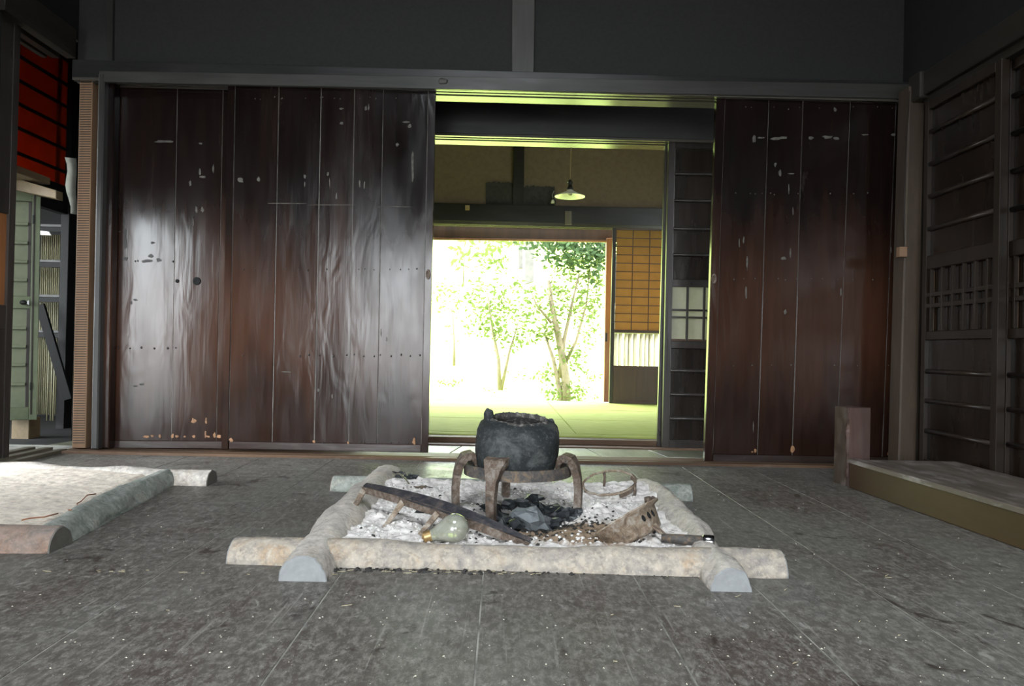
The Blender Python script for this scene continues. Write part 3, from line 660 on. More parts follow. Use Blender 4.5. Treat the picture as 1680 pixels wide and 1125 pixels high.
# ================================================================== CORRIDOR AND SECOND PARTITION (y about 4)
Y2 = 4.02
cf = empty('floor.001', (0, 3.8, 0), 'narrow boarded passage beyond the doorway', None, None, 'structure')
xs = [-2.2, -1.8, -1.35, -0.95, -0.55, -0.2, 0.12, 0.47, 0.80, 1.15, 1.6, 2.1]
for a, b in zip(xs[:-1], xs[1:]):
    sk = 0.05 * (1 if a > 0 else -1)
    MB().quad([(a + 0.003 + sk * 1.2, 3.605, -0.002), (b - 0.003 + sk * 1.2, 3.605, -0.002), (b - 0.003, 3.975, -0.002), (a + 0.003, 3.975, -0.002)], 0.03, 0.0015, (0, 0, 1)).build('plank', 'corridor', cf)
MB().box((-2.3, 3.55, -0.08), (2.3, 4.3, -0.02)).build('subfloor', 'void', cf)
MB().box((-2.0, 3.98, -0.03), (1.9, 4.10, 0.004)).build('trim_10', 'sill', kind='structure', label='floor track of the second partition')
s2 = empty('trim_11', (0, 4.1, 0), 'raised brown sill at the edge of the mat room', None, None, 'structure')
MB().quad([PY(690, 733, 4.10), PY(1084, 738, 4.10), PY(1084, 723.5, 4.10), PY(690, 715.5, 4.10)], 0.09, 0.002, (0, -1, 0)).build('sill_board', 'sill', s2)
t = empty('trim_12', (0, 4.0, 1.66), 'deep dark beam with sliding tracks seen through the doorway', None, None, 'structure')
zt = PY(900, 228, 4.0).z
MB().box((-2.2, 3.98, zt + 0.012), (2.2, 4.16, 2.3), 0.003).build('beam', 'beam', t)
for y0, y1 in ((3.982, 4.005), (4.026, 4.046), (4.07, 4.16)):
    MB().box((-2.2, y0, zt), (2.2, y1, zt + 0.013), 0.001).build('ridge', 'ridge', t)
wp = empty('wall_back.001', (0, 4.1, 0), 'closed parts of the second partition', None, None, 'structure')
MB().box((-2.3, 4.02, -0.05), (-0.75, 4.10, 1.7)).build('boards', 'void', wp)
MB().box((1.62, 4.02, -0.05), (2.3, 4.10, 1.7)).build('boards', 'void', wp)

# panelled door in the partition, right of the opening
d = empty('door_7', tuple(PY(1150, 737, Y2)), 'black panelled door with a small paper lattice window, right of the inner doorway', None, None, 'structure')
def L7(x, y):       # lean of this door: x given at mid height
    return x - 0.0215 * (y - 484)
def q7(x0, x1, y0, y1, dy=0.0, th=0.02, ch=0.002):
    return MB().quad([PY(L7(x0, y1), y1, Y2 + dy), PY(L7(x1, y1), y1 + (x1 - x0) * 0.021, Y2 + dy), PY(L7(x1, y0), y0 + (x1 - x0) * 0.021, Y2 + dy), PY(L7(x0, y0), y0, Y2 + dy)], th, ch, (0, -1, 0))
XE = 1345
q7(1092, 1103, 232, 737, 0, 0.03).build('stile', 'frame', d)
q7(XE, XE + 11, 232, 742, 0, 0.03).build('stile', 'frame', d)
for a, b, nm in ((232, 243, 'top_rail'), (458, 470, 'middle_rail'), (559, 571, 'middle_rail'), (722, 737, 'bottom_rail')):
    q7(1103, XE, a, b, 0, 0.03).build(nm, 'frame', d)
for r in ([243, 284.7, 328.5, 374.7, 417.5, 458], [571, 607.5, 646.5, 686, 722]):
    for a, b in zip(r[:-1], r[1:]):
        q7(1103, XE, a, b, 0.014, 0.008).build('panel', 'panel', d)
    for y in r[1:-1]:
        a = PY(L7(1103, y), y, Y2 + 0.006); b = PY(L7(XE, y), y + (XE - 1103) * 0.021, Y2 + 0.006)
        MB().tube([a, b], 0.009, 8).build('crossbar', 'frame', d)
q7(1103, XE, 470, 559, 0.018, 0.002, 0.0005).build('paper', 'white_paper', d, label='pale paper behind the lattice')
for k in range(9):
    x = 1128.5 + k * 27.5
    q7(x - 1.8, x + 1.8, 470, 559, -0.002, 0.012, 0.001).build('lattice_bar', 'frame', d)
for y in (508, 520):
    q7(1103, XE, y - 1.6, y + 1.6, 0.002, 0.008, 0.001).build('lattice_rail', 'frame', d)
q7(1103, 1185, 555.5, 559, 0.004, 0.01).build('red_slip', 'brown_base', d)
# another door slid behind it, only its edge shows
d = empty('trim_17', tuple(PY(1084, 737, Y2 + 0.05)), 'slim dark jamb beside the black panelled door', None, None, 'structure')
MB().quad([PY(1078, 737, Y2 + 0.055), PY(1090, 737, Y2 + 0.055), PY(1103, 232, Y2 + 0.055), PY(1091.5, 232, Y2 + 0.055)], 0.025, 0.003, (0, -1, 0)).build('jamb', 'frame', d)

# ================================================================== MAT ROOM
ZT = 0.038
Y3 = 6.92
tf = empty('floor.002', (0, 5.5, 0), 'green rush mats covering the inner room floor', None, None, 'structure')
MB().box((-2.3, 4.15, -0.08), (2.6, 7.05, -0.03)).build('subfloor', 'void', tf)
xm = [-2.2, -1.25, -0.30, 0.62, 1.54, 2.45]
for a, b in zip(xm[:-1], xm[1:]):
    MB().quad([(a + 0.004 - 0.1, 4.195, ZT - 0.001), (b - 0.004 - 0.1, 4.195, ZT - 0.001), (b - 0.004, 4.31, ZT - 0.001), (a + 0.004, 4.31, ZT - 0.001)], 0.03, 0.002, (0, 0, 1)).build('plank', 'tatami', tf)
xm = [-2.2, -1.3, 0.45, 2.2]
for a, b in zip(xm[:-1], xm[1:]):
    for y0, y1 in ((4.318, 5.18), (5.188, 6.05), (6.058, 6.915)):
        MB().box((a + 0.002, y0, -0.02), (b - 0.002, y1, ZT + random.uniform(-0.001, 0.001)), 0.003).build('rush_mat', 'tatami', tf)
w3 = empty('wall_far', (0, Y3, 0), 'brown plaster far wall of the mat room above the garden opening', None, None, 'structure')
zb0, zb1 = PY(900, 372, Y3).z, PY(900, 338, Y3).z
MB().box((-2.3, Y3 + 0.01, zb1 - 0.01), (2.7, Y3 + 0.10, 3.0)).build('plaster', 'plaster_brown', w3)
MB().box((-2.3, Y3 - 0.03, zb0 + 0.03), (2.7, Y3 + 0.10, zb1), 0.003).build('beam', 'beam', w3, label='black horizontal beam')
for y0, y1 in ((Y3 - 0.028, Y3), (Y3 + 0.02, Y3 + 0.04), (Y3 + 0.06, Y3 + 0.10)):
    MB().box((-2.3, y0, zb0), (2.7, y1, zb0 + 0.031), 0.001).build('ridge', 'ridge', w3)
MB().quad([PY(841.5, 337, Y3 - 0.02), PY(859, 337, Y3 - 0.02), PY(862, 60, Y3 - 0.02), PY(844, 60, Y3 - 0.02)], 0.04, 0.002, (0, -1, 0)).build('post', 'beam', w3, label='black vertical post')
random.seed(3)
def patch(x0, x1, yt, yb):
    top = [PY(x0 + (x1 - x0) * k / 18, yt + random.uniform(-1.6, 1.6) + (k in (0, 18)) * 2, Y3 - 0.002) for k in range(19)]
    bot = [PY(x0 + (x1 - x0) * k / 18, yb, Y3 - 0.002) for k in range(19)]
    q = MB(); vs = top + bot + [p + Vector((0, 0.01, 0)) for p in top]
    q.add(vs, [(k + 19, k + 20, k + 1, k) for k in range(18)] + [(k, k + 1, k + 39, k + 38) for k in range(18)]); q.build('dark_patch', 'patch', w3, label='rough black patch of plaster')
patch(797, 842, 299, 336); patch(859, 910, 305, 337)
# closed room shell
wm = empty('wall_side', (0, 5.5, 0), 'side walls of the mat room', None, None, 'structure')
MB().box((-2.35, 4.1, -0.05), (-2.2, 7.0, 3.0)).build('plaster', 'plaster_brown', wm)
MB().box((2.45, 4.1, -0.05), (2.6, 7.0, 3.0)).build('plaster', 'plaster_brown', wm)
MB().box((-2.35, 3.70, 2.98), (2.6, 7.1, 3.05)).build('ceiling.001', 'plaster_brown', kind='structure', label='ceiling of the mat room')
MB().box((-2.35, Y3, -0.05), (-1.45, Y3 + 0.08, 1.7)).build('wall_far.001', 'plaster_brown', kind='structure', label='closed end of the far wall')
# far sill, outer frame
MB().box((-2.2, Y3 - 0.01, -0.05), (2.5, Y3 + 0.10, ZT + 0.004), 0.002).build('trim_13', 'greyblock', kind='structure', label='pale sill of the garden opening')
of = empty('window_1', tuple(PY(850, 657, 7.12)), 'orange wooden outer frame of the garden opening', None, None, 'structure')
MB().quad([PY(600, 392, 7.12), PY(1170, 399, 7.12), PY(1170, 378, 7.12), PY(600, 366, 7.12)], 0.02, 0.002, (0, -1, 0)).build('transom_board', 'brown_base', of)
MB().quad([PY(600, 391.5, 7.11), PY(1000, 397, 7.11), PY(1000, 394, 7.11), PY(600, 388, 7.11)], 0.03, 0.002, (0, -1, 0)).build('head_rail', 'orange_wood', of)
MB().quad([PY(990.5, 662, 7.10), PY(1001, 662, 7.10), PY(1005, 390, 7.10), PY(995, 390, 7.10)], 0.05, 0.003, (0, -1, 0)).build('jamb', 'orange_wood', of)
MB().quad([PY(992.8, 560, 7.096), PY(996.3, 560, 7.096), PY(996.5, 546, 7.096), PY(993, 546, 7.096)], 0.006, 0.001, (0, -1, 0)).build('latch', 'black', of, label='small dark metal latch')
MB().box((-2.2, 7.06, -0.1), (2.5, 7.2, 0.0)).build('outer_sill', 'greyblock', of)
# shoji screen
YS = 6.90
sh = empty('door_9', tuple(PY(1080, 662, YS)), 'screen door with amber paper panes, a glass window and a brown wooden base', None, None, 'structure')
def qs(x0, x1, y0, y1, dy=0.0, th=0.01, ch=0.001, nm='pane', mat='amber_paper', lab=None):
    f = lambda x, y: PY(x - 0.0215 * (y - 515), y + 0.0215 * (x - 1040), YS + dy)
    return MB().quad([f(x0, y1), f(x1, y1), f(x1, y0), f(x0, y0)], th, ch, (0, -1, 0)).build(nm, mat, sh, label=lab)
cw = 27.6; x0s = 1008.5
for r in range(12):
    for c_ in range(4):
        qs(x0s + c_ * cw + 0.5, x0s + (c_ + 1) * cw - 0.5, 377 + r * 13.75 + 0.5, 377 + (r + 1) * 13.75 - 0.5, 0.008, 0.001, 0.0001)
for r in range(13): qs(x0s, x0s + 4 * cw, 377 + r * 13.75 - 0.7, 377 + r * 13.75 + 0.7, 0.0, 0.007, 0.0006, 'muntin', 'brown_base')
for c_ in range(1, 4): qs(x0s + c_ * cw - 0.7, x0s + c_ * cw + 0.7, 377, 542, -0.001, 0.008, 0.0006, 'muntin', 'brown_base')
qs(1002.5, x0s, 371, 663, -0.004, 0.03, 0.002, 'stile', 'frame'); qs(x0s + 4 * cw, x0s + 4 * cw + 6, 371, 663, -0.004, 0.03, 0.002, 'stile', 'frame')
qs(x0s, x0s + 4 * cw, 371, 377, -0.004, 0.03, 0.001, 'top_rail', 'brown_base'); qs(x0s, x0s + 4 * cw, 541.5, 546, -0.004, 0.03, 0.001, 'middle_rail', 'brown_base')
qs(x0s, x0s + 4 * cw, 546, 600, 0.008, 0.003, 0.0005, 'glass_pane', 'glass', 'clear glass window pane')
qs(x0s, x0s + 4 * cw, 600, 602.5, -0.004, 0.03, 0.0005, 'middle_rail', 'brown_base')
for k in range(3): qs(x0s + k * 38, x0s + (k + 1) * 38, 602.5, 657, 0.0, 0.012, 0.001, 'base_board', 'brown_base')
qs(x0s, x0s + 4 * cw, 657, 663, -0.004, 0.03, 0.001, 'bottom_rail', 'brown_base')
# closed remainder to the right
MB().box((1.93, Y3, -0.05), (2.6, Y3 + 0.06, 1.7)).build('wall_far.002', 'plaster_brown', kind='structure', label='closed right end of the far wall')

# small things on the beam, pendant lamp
c = PY(932, 357, Y3 - 0.05); e = 0.5 / F_PX * Y3
MB().quad([PY(927, 368, Y3 - 0.045), PY(938, 368, Y3 - 0.045), PY(938, 346, Y3 - 0.045), PY(927, 346, Y3 - 0.045)], 0.015, 0.002, (0, -1, 0)).build(
    'wooden_cleat', 'greyblock', None, loc=tuple(c), label='grey upright wooden cleat on the black beam of the mat room', cat='cleat')
c = PY(767, 341, Y3 - 0.04)
MB().quad([PY(763, 344.5, Y3 - 0.045), PY(770.5, 344.5, Y3 - 0.045), PY(770.5, 336.5, Y3 - 0.045), PY(763, 336.5, Y3 - 0.045)], 0.015, 0.002, (0, -1, 0)).build(
    'name_tag', 'tag', None, loc=tuple(c), label='small square tan tag on the left of the black beam', cat='tag')
ins = empty('cable_insulator', tuple(PY(907, 337, Y3 - 0.03)), 'white porcelain cable insulator standing on the black beam beside the lamp', 'insulator')
q = MB(); c = PY(907, 330, Y3 - 0.03)
q.lathe([(0.0001, 0.0), (0.020, 0.0), (0.024, 0.010), (0.018, 0.018), (0.024, 0.026), (0.020, 0.036), (0.0001, 0.038)], 14, Matrix.Translation(c + Vector((0, 0, -0.018)))); q.build('knob', 'porcelain', ins)
MB().tube([c + Vector((-0.025, -0.01, -0.03)), c + Vector((-0.02, -0.026, 0.005)), c + Vector((0.0, -0.03, 0.018)), c + Vector((0.02, -0.026, 0.0)), c + Vector((0.02, -0.02, -0.035))], 0.007, 8).build('cable_loop', 'black', ins)
MB().tube([c + Vector((0, 0, 0.018)), c + Vector((-0.006, 0.0, 0.06)), c + Vector((0.01, 0.02, 0.10))], 0.003, 6).build('lead_wire', 'porcelain', ins)

YP = 5.5
cl = PY(935, 322, YP)
pl = empty('pendant_lamp', tuple(cl), 'pendant lamp with a shallow white enamel shade hanging in the mat room', 'lamp')
T = Matrix.Translation(cl)
MB().lathe([(0.020, 0.052), (0.026, 0.040), (0.060, 0.024), (0.108, 0.003), (0.1135, 0.0), (0.1135, -0.003), (0.108, -0.002), (0.060, 0.019), (0.022, 0.034)], 40, T).build('lamp_shade', 'enamel', pl)
MB().lathe([(0.0001, 0.128), (0.012, 0.120), (0.020, 0.105), (0.022, 0.098), (0.015, 0.092), (0.015, 0.078), (0.024, 0.060), (0.026, 0.050), (0.020, 0.046), (0.0001, 0.045)], 20, T).build('socket', 'black', pl)
MB().lathe([(0.0001, 0.004), (0.014, 0.008), (0.017, 0.018), (0.012, 0.032), (0.008, 0.042)], 16, T).build('bulb', 'bulb', pl)
MB().tube([cl + Vector((0, 0, 0.125)), Vector((cl.x + 0.006, YP, 2.98))], 0.0028, 6).build('cord', 'tag', pl)
MB().lathe([(0.0001, 0.0), (0.005, 0.0), (0.005, 0.008), (0.0001, 0.008)], 8, T @ Matrix.Translation((-0.019, -0.012, 0.098))).build('switch', 'porcelain', pl)

# ================================================================== SIDE ROOM ON THE LEFT
sr = empty('wall_side.001', (-3.5, 4.5, 0), 'dark shell of the side room at the left', None, None, 'structure')
MB().box((-4.5, 5.4, -0.1), (-2.2, 5.5, 3.0)).build('boards', 'void', sr)
MB().box((-2.46, 4.3, -0.1), (-2.35, 5.5, 3.0)).build('boards', 'void', sr)
MB().box((-4.6, 3.0, -0.1), (-2.1, 5.5, -0.03)).build('floor_board', 'void', sr)
MB().box((-4.6, 3.7, 2.6), (-2.2, 5.5, 2.7)).build('ceiling_board', 'void', sr)
MB().box((-4.5, 1.8, -0.1), (-4.4, 2.65, 3.0)).build('boards', 'void', sr)
MB().box((-4.5, 4.15, -0.1), (-4.4, 5.5, 3.0)).build('boards', 'void', sr)
MB().box((-4.5, 2.6, 1.8), (-4.4, 4.2, 3.0)).build('boards', 'void', sr)
MB().box((-4.5, 2.6, -0.1), (-4.4, 4.2, 0.40)).build('boards', 'void', sr)
MB().box((-4.5, 2.92, -0.1), (-3.6, 3.0, 3.0)).build('boards', 'void', sr)
MB().box((-4.5, 2.92, 1.7), (-2.16, 3.0, 3.0)).build('boards', 'void', sr)
MB().box((-2.75, 2.92, -0.1), (-2.16, 3.0, 3.0)).build('boards', 'void', sr)
MB().box((-4.2, 2.92, -0.1), (-2.16, 3.0, 0.2)).build('boards', 'void', sr)
# red panel with crossbars (plane x = -2.62)
XP = -2.72
rp = empty('door_10', (XP, 4.3, 1.55), 'red lit wooden panel door with dark crossbars high in the side room', None, None, 'structure')
ya, yb = 3.72, 4.75
zz = [1.56, 1.70, 1.835, 1.965, 2.10, 2.25]
MB().box((XP - 0.02, ya, 1.40), (XP - 0.012, yb, 2.6)).build('board', 'red', rp)
for z in zz: MB().box((XP - 0.014, ya, z - 0.008), (XP + 0.002, yb, z + 0.008)).build('crossbar', 'void', rp)
y_st = XP * 1213 / (96 - 822)
MB().box((XP - 0.014, y_st - 0.02, 1.40), (XP - 0.006, y_st + 0.02, 2.6)).build('stile', 'red', rp)
MB().box((XP - 0.03, XP * 1213 / (109 - 822), -0.03), (XP + 0.02, 5.3, 2.6)).build('dark_jamb', 'void', rp)
MB().box((XP - 0.04, 3.7, 1.30), (XP + 0.01, 5.3, 1.47)).build('lower_beam', 'void', rp)
# shelf beam
q = MB(); q.box((-2.95, 3.72, 1.372), (-2.50, 4.10, 1.41), 0.003); q.build('trim_14', 'yellow_wood', kind='structure', label='pale yellow wooden shelf beam above the sage green door')
q = MB(); q.quad([PY(26, 312, 4.0), PY(92, 326, 4.0), PY(92, 312, 4.0), PY(26, 292, 4.0)], 0.06, 0.003, (0, -1, 0)); q.build('trim_15', 'yellow_wood', kind='structure', label='short pale beam end over the sage green door')
# cloth flap
q = MB(); pts = []
for k in range(9):
    y = 258 + k * 11.5; wv_ = 3 * math.sin(k * 1.1)
    pts.append((PY(106 + wv_ + k * 1.0, y, 3.95), PY(125 + wv_ * 0.3, y + 2, 3.98)))
vs = [p for ab in pts for p in ab]; q.add(vs, [(2 * k, 2 * k + 1, 2 * k + 3, 2 * k + 2) for k in range(8)], True)
cl_o = q.build('hanging_cloth', 'cloth', None, loc=tuple(pts[0][1]), label='strip of pale cloth hanging behind the adze-cut post', cat='cloth')
sm = cl_o.modifiers.new('thickness', 'SOLIDIFY'); sm.thickness = 0.002
# sage door
sg = empty('door_11', tuple(PY(40, 690, 4.05)), 'sage green panelled door standing open in the side room', None, None, 'structure')
def qg(x0, x1, y0, y1, dy=0.0, th=0.02, nm='panel', mat='sage', k=0.10, ch=0.002, lab=None):
    f = lambda x, y: PY(x - 0.018 * (y - 500), y + (-0.14 * (y - 575) / 200 * 0.55) * (x - 40) * 0.5, 4.05 + dy + (x - 40) * 0.0015)
    return MB().quad([f(x0, y1), f(x1, y1), f(x1, y0), f(x0, y0)], th, ch, (0, -1, 0)).build(nm, mat, sg, label=lab)
qg(50, 64, 303, 689, 0, 0.03, 'stile'); qg(-20, -8, 303, 689, 0, 0.03, 'stile')
qg(-8, 50, 303, 330, 0, 0.03, 'top_rail'); qg(-8, 50, 668, 689, 0, 0.03, 'bottom_rail'); qg(-8, 50, 486, 506, 0.004, 0.02, 'middle_rail')
ys_ = [330, 367, 398, 429, 459, 486]
for a, b in zip(ys_[:-1], ys_[1:]): qg(-8, 50, a, b, 0.014, 0.006, 'panel', 'sage_panel')
for y in ys_[1:-1]: qg(-8, 44, y - 2.5, y + 2.5, 0.0, 0.014, 'crossbar', 'sage_panel')
ys_ = [506, 538, 568, 598, 630, 668]
for a, b in zip(ys_[:-1], ys_[1:]): qg(-8, 50, a, b, 0.014, 0.006, 'panel', 'sage_panel')
for y in ys_[1:-1]: qg(-8, 44, y - 2.5, y + 2.5, 0.0, 0.014, 'crossbar', 'sage_panel')
qg(44, 50, 331, 668, 0.008, 0.008, 'inner_stile', 'frame')
qg(52, 55, 312, 680, -0.003, 0.004, 'groove', 'frame'); qg(50.5, 54, 352, 366, -0.006, 0.006, 'hinge', 'black'); qg(51, 54.5, 627, 640, -0.006, 0.006, 'hinge', 'black')
c = PY(39, 496, 4.04)
q = MB(); q.lathe([(0.0001, 0.0), (0.014, 0.001), (0.016, 0.004), (0.0001, 0.008)], 14, Matrix.Translation(c) @ Matrix.Rotation(math.pi / 2, 4, 'X') @ Matrix.Diagonal((1.3, 0.8, 1, 1)))
w2_ = 0.026; q.quad([c + Vector((w2_ * 0.4, -0.004, -0.003)), c + Vector((w2_ * 1.25, -0.004, -0.015)), c + Vector((w2_ * 1.25, -0.004, 0.015)), c + Vector((w2_ * 0.4, -0.004, 0.003))], 0.005, 0.001, (0, -1, 0))
q.build('fish_shaped_pull', 'black', sg, label='black fish-shaped door pull')
q = MB().quad([PY(17, 748, 4.12), PY(46, 744, 4.12), PY(48, 686, 4.12), PY(19, 686, 4.12)], 0.10, 0.003, (0, -1, 0)); q.build('trim_16', 'yellow_wood', kind='structure', label='yellow wooden post stub under the sage green door')
# slatted wall with rails
sw = empty('wall_side.002', tuple(PY(95, 700, 5.0)), 'dark slatted bamboo wall at the back of the side room', None, None, 'structure')
for k in range(26):
    xx = 60 + k * 3.2
    a, b = PY(xx, 735, 5.2), PY(xx + 0.9 * 3, 380, 5.2)
    MB().tube([(a.x, 5.2, 0.0), (a.x, 5.2, PY(xx, 385, 5.2).z)], 0.0052, 6).build('slat', 'bamboo', sw)
for y in (371, 429, 486, 544):
    z = PY(95, y, 4.9).z; MB().box((-3.4, 4.88, z - 0.008), (-2.4, 5.0, z + 0.010)).build('shelf_rail', 'post_dark', sw)
    MB().box((-3.4, 4.885, z - 0.04), (-2.4, 4.90, z - 0.009)).build('shelf_back', 'void', sw)
for x in (77, 83, 87):
    a, b = PY(x, 690, 4.6), PY(x + 4, 555, 4.6); MB().tube([a, b], 0.005, 6).build('pole', 'bamboo', sw)
a, b = PY(66, 500, 4.5), PY(112, 655, 4.5); MB().strap([a, b], [0.05, 0.05], 0.02, (1, 0, 0)).build('brace', 'hole', sw)
MB().quad([PY(66, 385, 4.7), PY(84, 386, 4.7), PY(80, 380, 4.7), PY(66, 378, 4.7)], 0.01, 0.001, (0, -1, 0)).build('white_lath', 'porcelain', sw)

# ================================================================== PLATFORM AND SHORT POST AT THE RIGHT
pf = empty('wooden_platform', (1.6, 2.2, 0), 'low wooden platform with an olive brown side, along the lattice doors', 'platform')
pa, pb = PZ(1393, 799.5, 0), PZ(1690, 906, 0)
zt_ = 0.112; xa = pa.x + 0.0; ye = pa.y
dv = (pb - pa).normalized(); end = pa + dv * 2.6
xr = XR - 0.035
q = MB(); q.quad([pa, end, end + Vector((0, 0, zt_ - 0.014)), pa + Vector((0, 0, zt_ - 0.014))], 0.02, 0.002, (-1, 0, 0)); q.build('side_board', 'platform', pf)
q = MB(); q.quad([(pa.x, ye + 0.0, zt_), (end.x, end.y, zt_), (xr, end.y, zt_), (xr, ye + 0.0, zt_)], 0.014, 0.003, (0, 0, 1)); q.build('top_board', 'platform_top', pf)
q = MB(); q.quad([(pa.x - 0.004, ye + 0.012, zt_ + 0.002), (end.x - 0.004, end.y, zt_ + 0.002), (end.x + 0.045, end.y, zt_ + 0.002), (pa.x + 0.045, ye + 0.012, zt_ + 0.002)], 0.016, 0.004, (0, 0, 1)); q.build('edge_strip', 'platform_top', pf, label='worn greyer edge strip')
MB().box((pa.x + 0.02, ye - 0.015, 0), (xr, ye, zt_ - 0.015)).build('end_board', 'platform', pf)
sp = empty('short_post', tuple(PY(1398, 803, 2.99)), 'short split wooden post standing at the near corner end of the platform', 'post')
# one solid post: smooth right face, gnarled left face
q = MB(); n = 16
def post_ring(z, wob):
    f = z / 0.315
    a = PY(1373.5, 797, 3.02); b = PY(1390, 803, 2.965); c2 = PY(1417, 803, 3.03)
    A = Vector((a.x, 3.05, 0)); B = Vector((b.x, 2.955, 0)); C = Vector((c2.x, 2.985, 0)); D = Vector((c2.x - 0.03, 3.09, 0))
    lean = Vector((0.0 * f, 0, z))
    out = [A + lean]
    for k in range(1, 5):
        p = A.lerp(B, k / 5); w_ = 0.012 * noise.noise(Vector((k * 1.7, z * 22, 1.0))) * wob + 0.006 * noise.noise(Vector((k * 3.1, z * 60, 4.0)))
        out.append(p + lean + Vector((-0.8, -0.6, 0)) * w_)
    out += [B + lean, C + lean, D + lean]; return out
rings = [post_ring(0.315 * k / n, 1) for k in range(n + 1)]
vs = [p for r in rings for p in r]; m_ = 8
fs = [(k * m_ + j, k * m_ + (j + 1) % m_, (k + 1) * m_ + (j + 1) % m_, (k + 1) * m_ + j) for k in range(n) for j in range(m_)]
fs += [tuple(range(m_ - 1, -1, -1)), tuple(n * m_ + j for j in range(m_))]
q.add(vs, fs); q.build('post_body', 'stub', sp)
q = MB(); r = rings
vs = [p + Vector((-0.002, -0.002, 0)) for rr in rings for p in rr[:5]]
q.add(vs, [(k * 5 + j, k * 5 + j + 1, (k + 1) * 5 + j + 1, (k + 1) * 5 + j) for k in range(n) for j in range(4)], True); q.build('gnarled_face', M['post_brown'], sp, label='weathered split face')

# ================================================================== HEARTHS
def half_log(name, A, B, rad, mat, label, h=1.0, seed=0, caps=('log_end', 'log_end'), sink=0.0, bend=0.0, wob=0.006, nseg=40, cat='log'):
    A, B = Vector(A), Vector(B); d = (B - A).normalized(); side = Vector((d.y, -d.x, 0)).normalized()
    root = empty(name, tuple((A + B) / 2), label, cat); K = 18; vs = []; fs = []; ends = []
    for i in range(nseg + 1):
        f = i / nseg; c = A.lerp(B, f) + side * bend * math.sin(math.pi * f)
        rr = rad(f) if callable(rad) else rad; ring = []
        for j in range(K + 1):
            a = math.pi * j / K
            dirv = side * math.cos(a) + Vector((0, 0, 1)) * math.sin(a) * h
            fade = 0.35 + 0.65 * min(1, f * 7, (1 - f) * 7)
            nz = fade * noise.noise(Vector((f * (B - A).length * 7, math.cos(a) * 1.2, math.sin(a) * 1.2 + seed * 5.3)))
            nf = noise.noise(Vector((f * (B - A).length * 38, math.cos(a) * 5, math.sin(a) * 5 + seed)))
            ring.append(c + dirv * (rr + wob * nz + wob * 0.35 * nf) - Vector((0, 0, sink)))
        if i in (0, nseg): ends.append(list(ring))
        vs += ring
    for i in range(nseg):
        for j in range(K): fs.append((i * (K + 1) + j, (i + 1) * (K + 1) + j, (i + 1) * (K + 1) + j + 1, i * (K + 1) + j + 1))
    fs += [tuple(i * (K + 1) for i in range(nseg, -1, -1))[:0] or (0, K, nseg * (K + 1) + K, nseg * (K + 1))]
    MB().add(vs, fs, True).build('bark', mat, root)
    for e, ring in enumerate(ends):
        if caps[e] is None: continue
        c = (ring[0] + ring[-1]) / 2; dd = d * (-0.003 if e == 0 else 0.003); n_ = len(ring); inner = [c + (p - c) * 0.96 + dd for p in ring]
        vs2 = [p for p in ring] + inner + [c + dd]
        f2 = [(k, k + 1, n_ + k + 1, n_ + k) for k in range(n_ - 1)] + [(n_ + k, n_ + k + 1, 2 * n_) for k in range(n_ - 1)]
        if e == 1: f2 = [tuple(reversed(f)) for f in f2]
        MB().add(vs2, f2).build('cut_end', caps[e], root, loc=tuple(c), label='flat sawn end')
    return root
g = lambda p: (p.x, p.y, 0)
A = PZ(373, 925, 0); B = PZ(1292, 948, 0)
half_log('hearth_log', (A.x, A.y + 0.050, 0), (B.x, B.y + 0.047, 0), lambda f: 0.050 + 0.004 * math.sin(f * 9), 'log', 'front log of the central hearth, lying crosswise nearest the viewer', 1.0, 1, bend=0.004)
A = PZ(496, 953, 0); B = PZ(645, 789, 0)
half_log('hearth_log', (A.x, A.y, 0), (-0.415, 2.80, 0), lambda f: 0.054 + 0.018 * max(0, min(1, (f - 0.12) * 3)), 'log_side', 'thick left side log of the central hearth, running away from the viewer', 1.05, 2, bend=-0.012, wob=0.012)
A = PZ(1200, 970, 0)
half_log('hearth_log', (A.x, A.y, 0), (0.525, 2.68, 0), lambda f: 0.047 + 0.010 * max(0, min(1, (f - 0.12) * 3)), 'log_side', 'right side log of the central hearth with a wavy ash-covered back', 1.1, 3, bend=0.02, wob=0.016)
A = PZ(543, 806, 0); B = PZ(1136, 822, 0)
half_log('hearth_log', (A.x, A.y + 0.045, 0), (B.x, B.y + 0.045, 0), lambda f: 0.048 + 0.004 * math.sin(f * 7), 'log_green', 'back log of the central hearth, behind the ash', 1.0, 4, ('log_red', 'log_end'))
# ash of the central hearth
def grid_mesh(x0, x1, y0, y1, nx, ny, hf):
    vs = [(x0 + (x1 - x0) * i / nx, y0 + (y1 - y0) * j / ny, 0) for j in range(ny + 1) for i in range(nx + 1)]
    vs = [(x, y, hf(x, y)) for x, y, _ in vs]
    fs = [(j * (nx + 1) + i, j * (nx + 1) + i + 1, (j + 1) * (nx + 1) + i + 1, (j + 1) * (nx + 1) + i) for j in range(ny) for i in range(nx)]
    return MB().add(vs, fs, True)
def ash_h(x, y):
    base = 0.030 + 0.018 * max(0, (y - 2.2) / 0.4) + 0.018 * abs(x - 0.03) ** 1.5
    pit = -0.022 * math.exp(-(((x - 0.06) / 0.16) ** 2 + ((y - 2.12) / 0.12) ** 2))
    hump = 0.012 * math.exp(-(((x - 0.30) / 0.14) ** 2 + ((y - 2.22) / 0.14) ** 2)) + 0.010 * math.exp(-(((x + 0.22) / 0.14) ** 2 + ((y - 2.42) / 0.12) ** 2))
    p = Vector((x, y, 0.3))
    return max(0.004, base + pit + hump + 0.012 * noise.noise(p * 9) + 0.011 * abs(noise.noise(p * 26)) + 0.007 * noise.noise(p * 55))
grid_mesh(-0.43, 0.52, 1.78, 2.64, 210, 190, ash_h).build('ash_bed', 'ash', kind='stuff', label='bed of lumpy pale ash filling the central hearth', cat='ash')
random.seed(11)
q = MB(); q2 = MB()
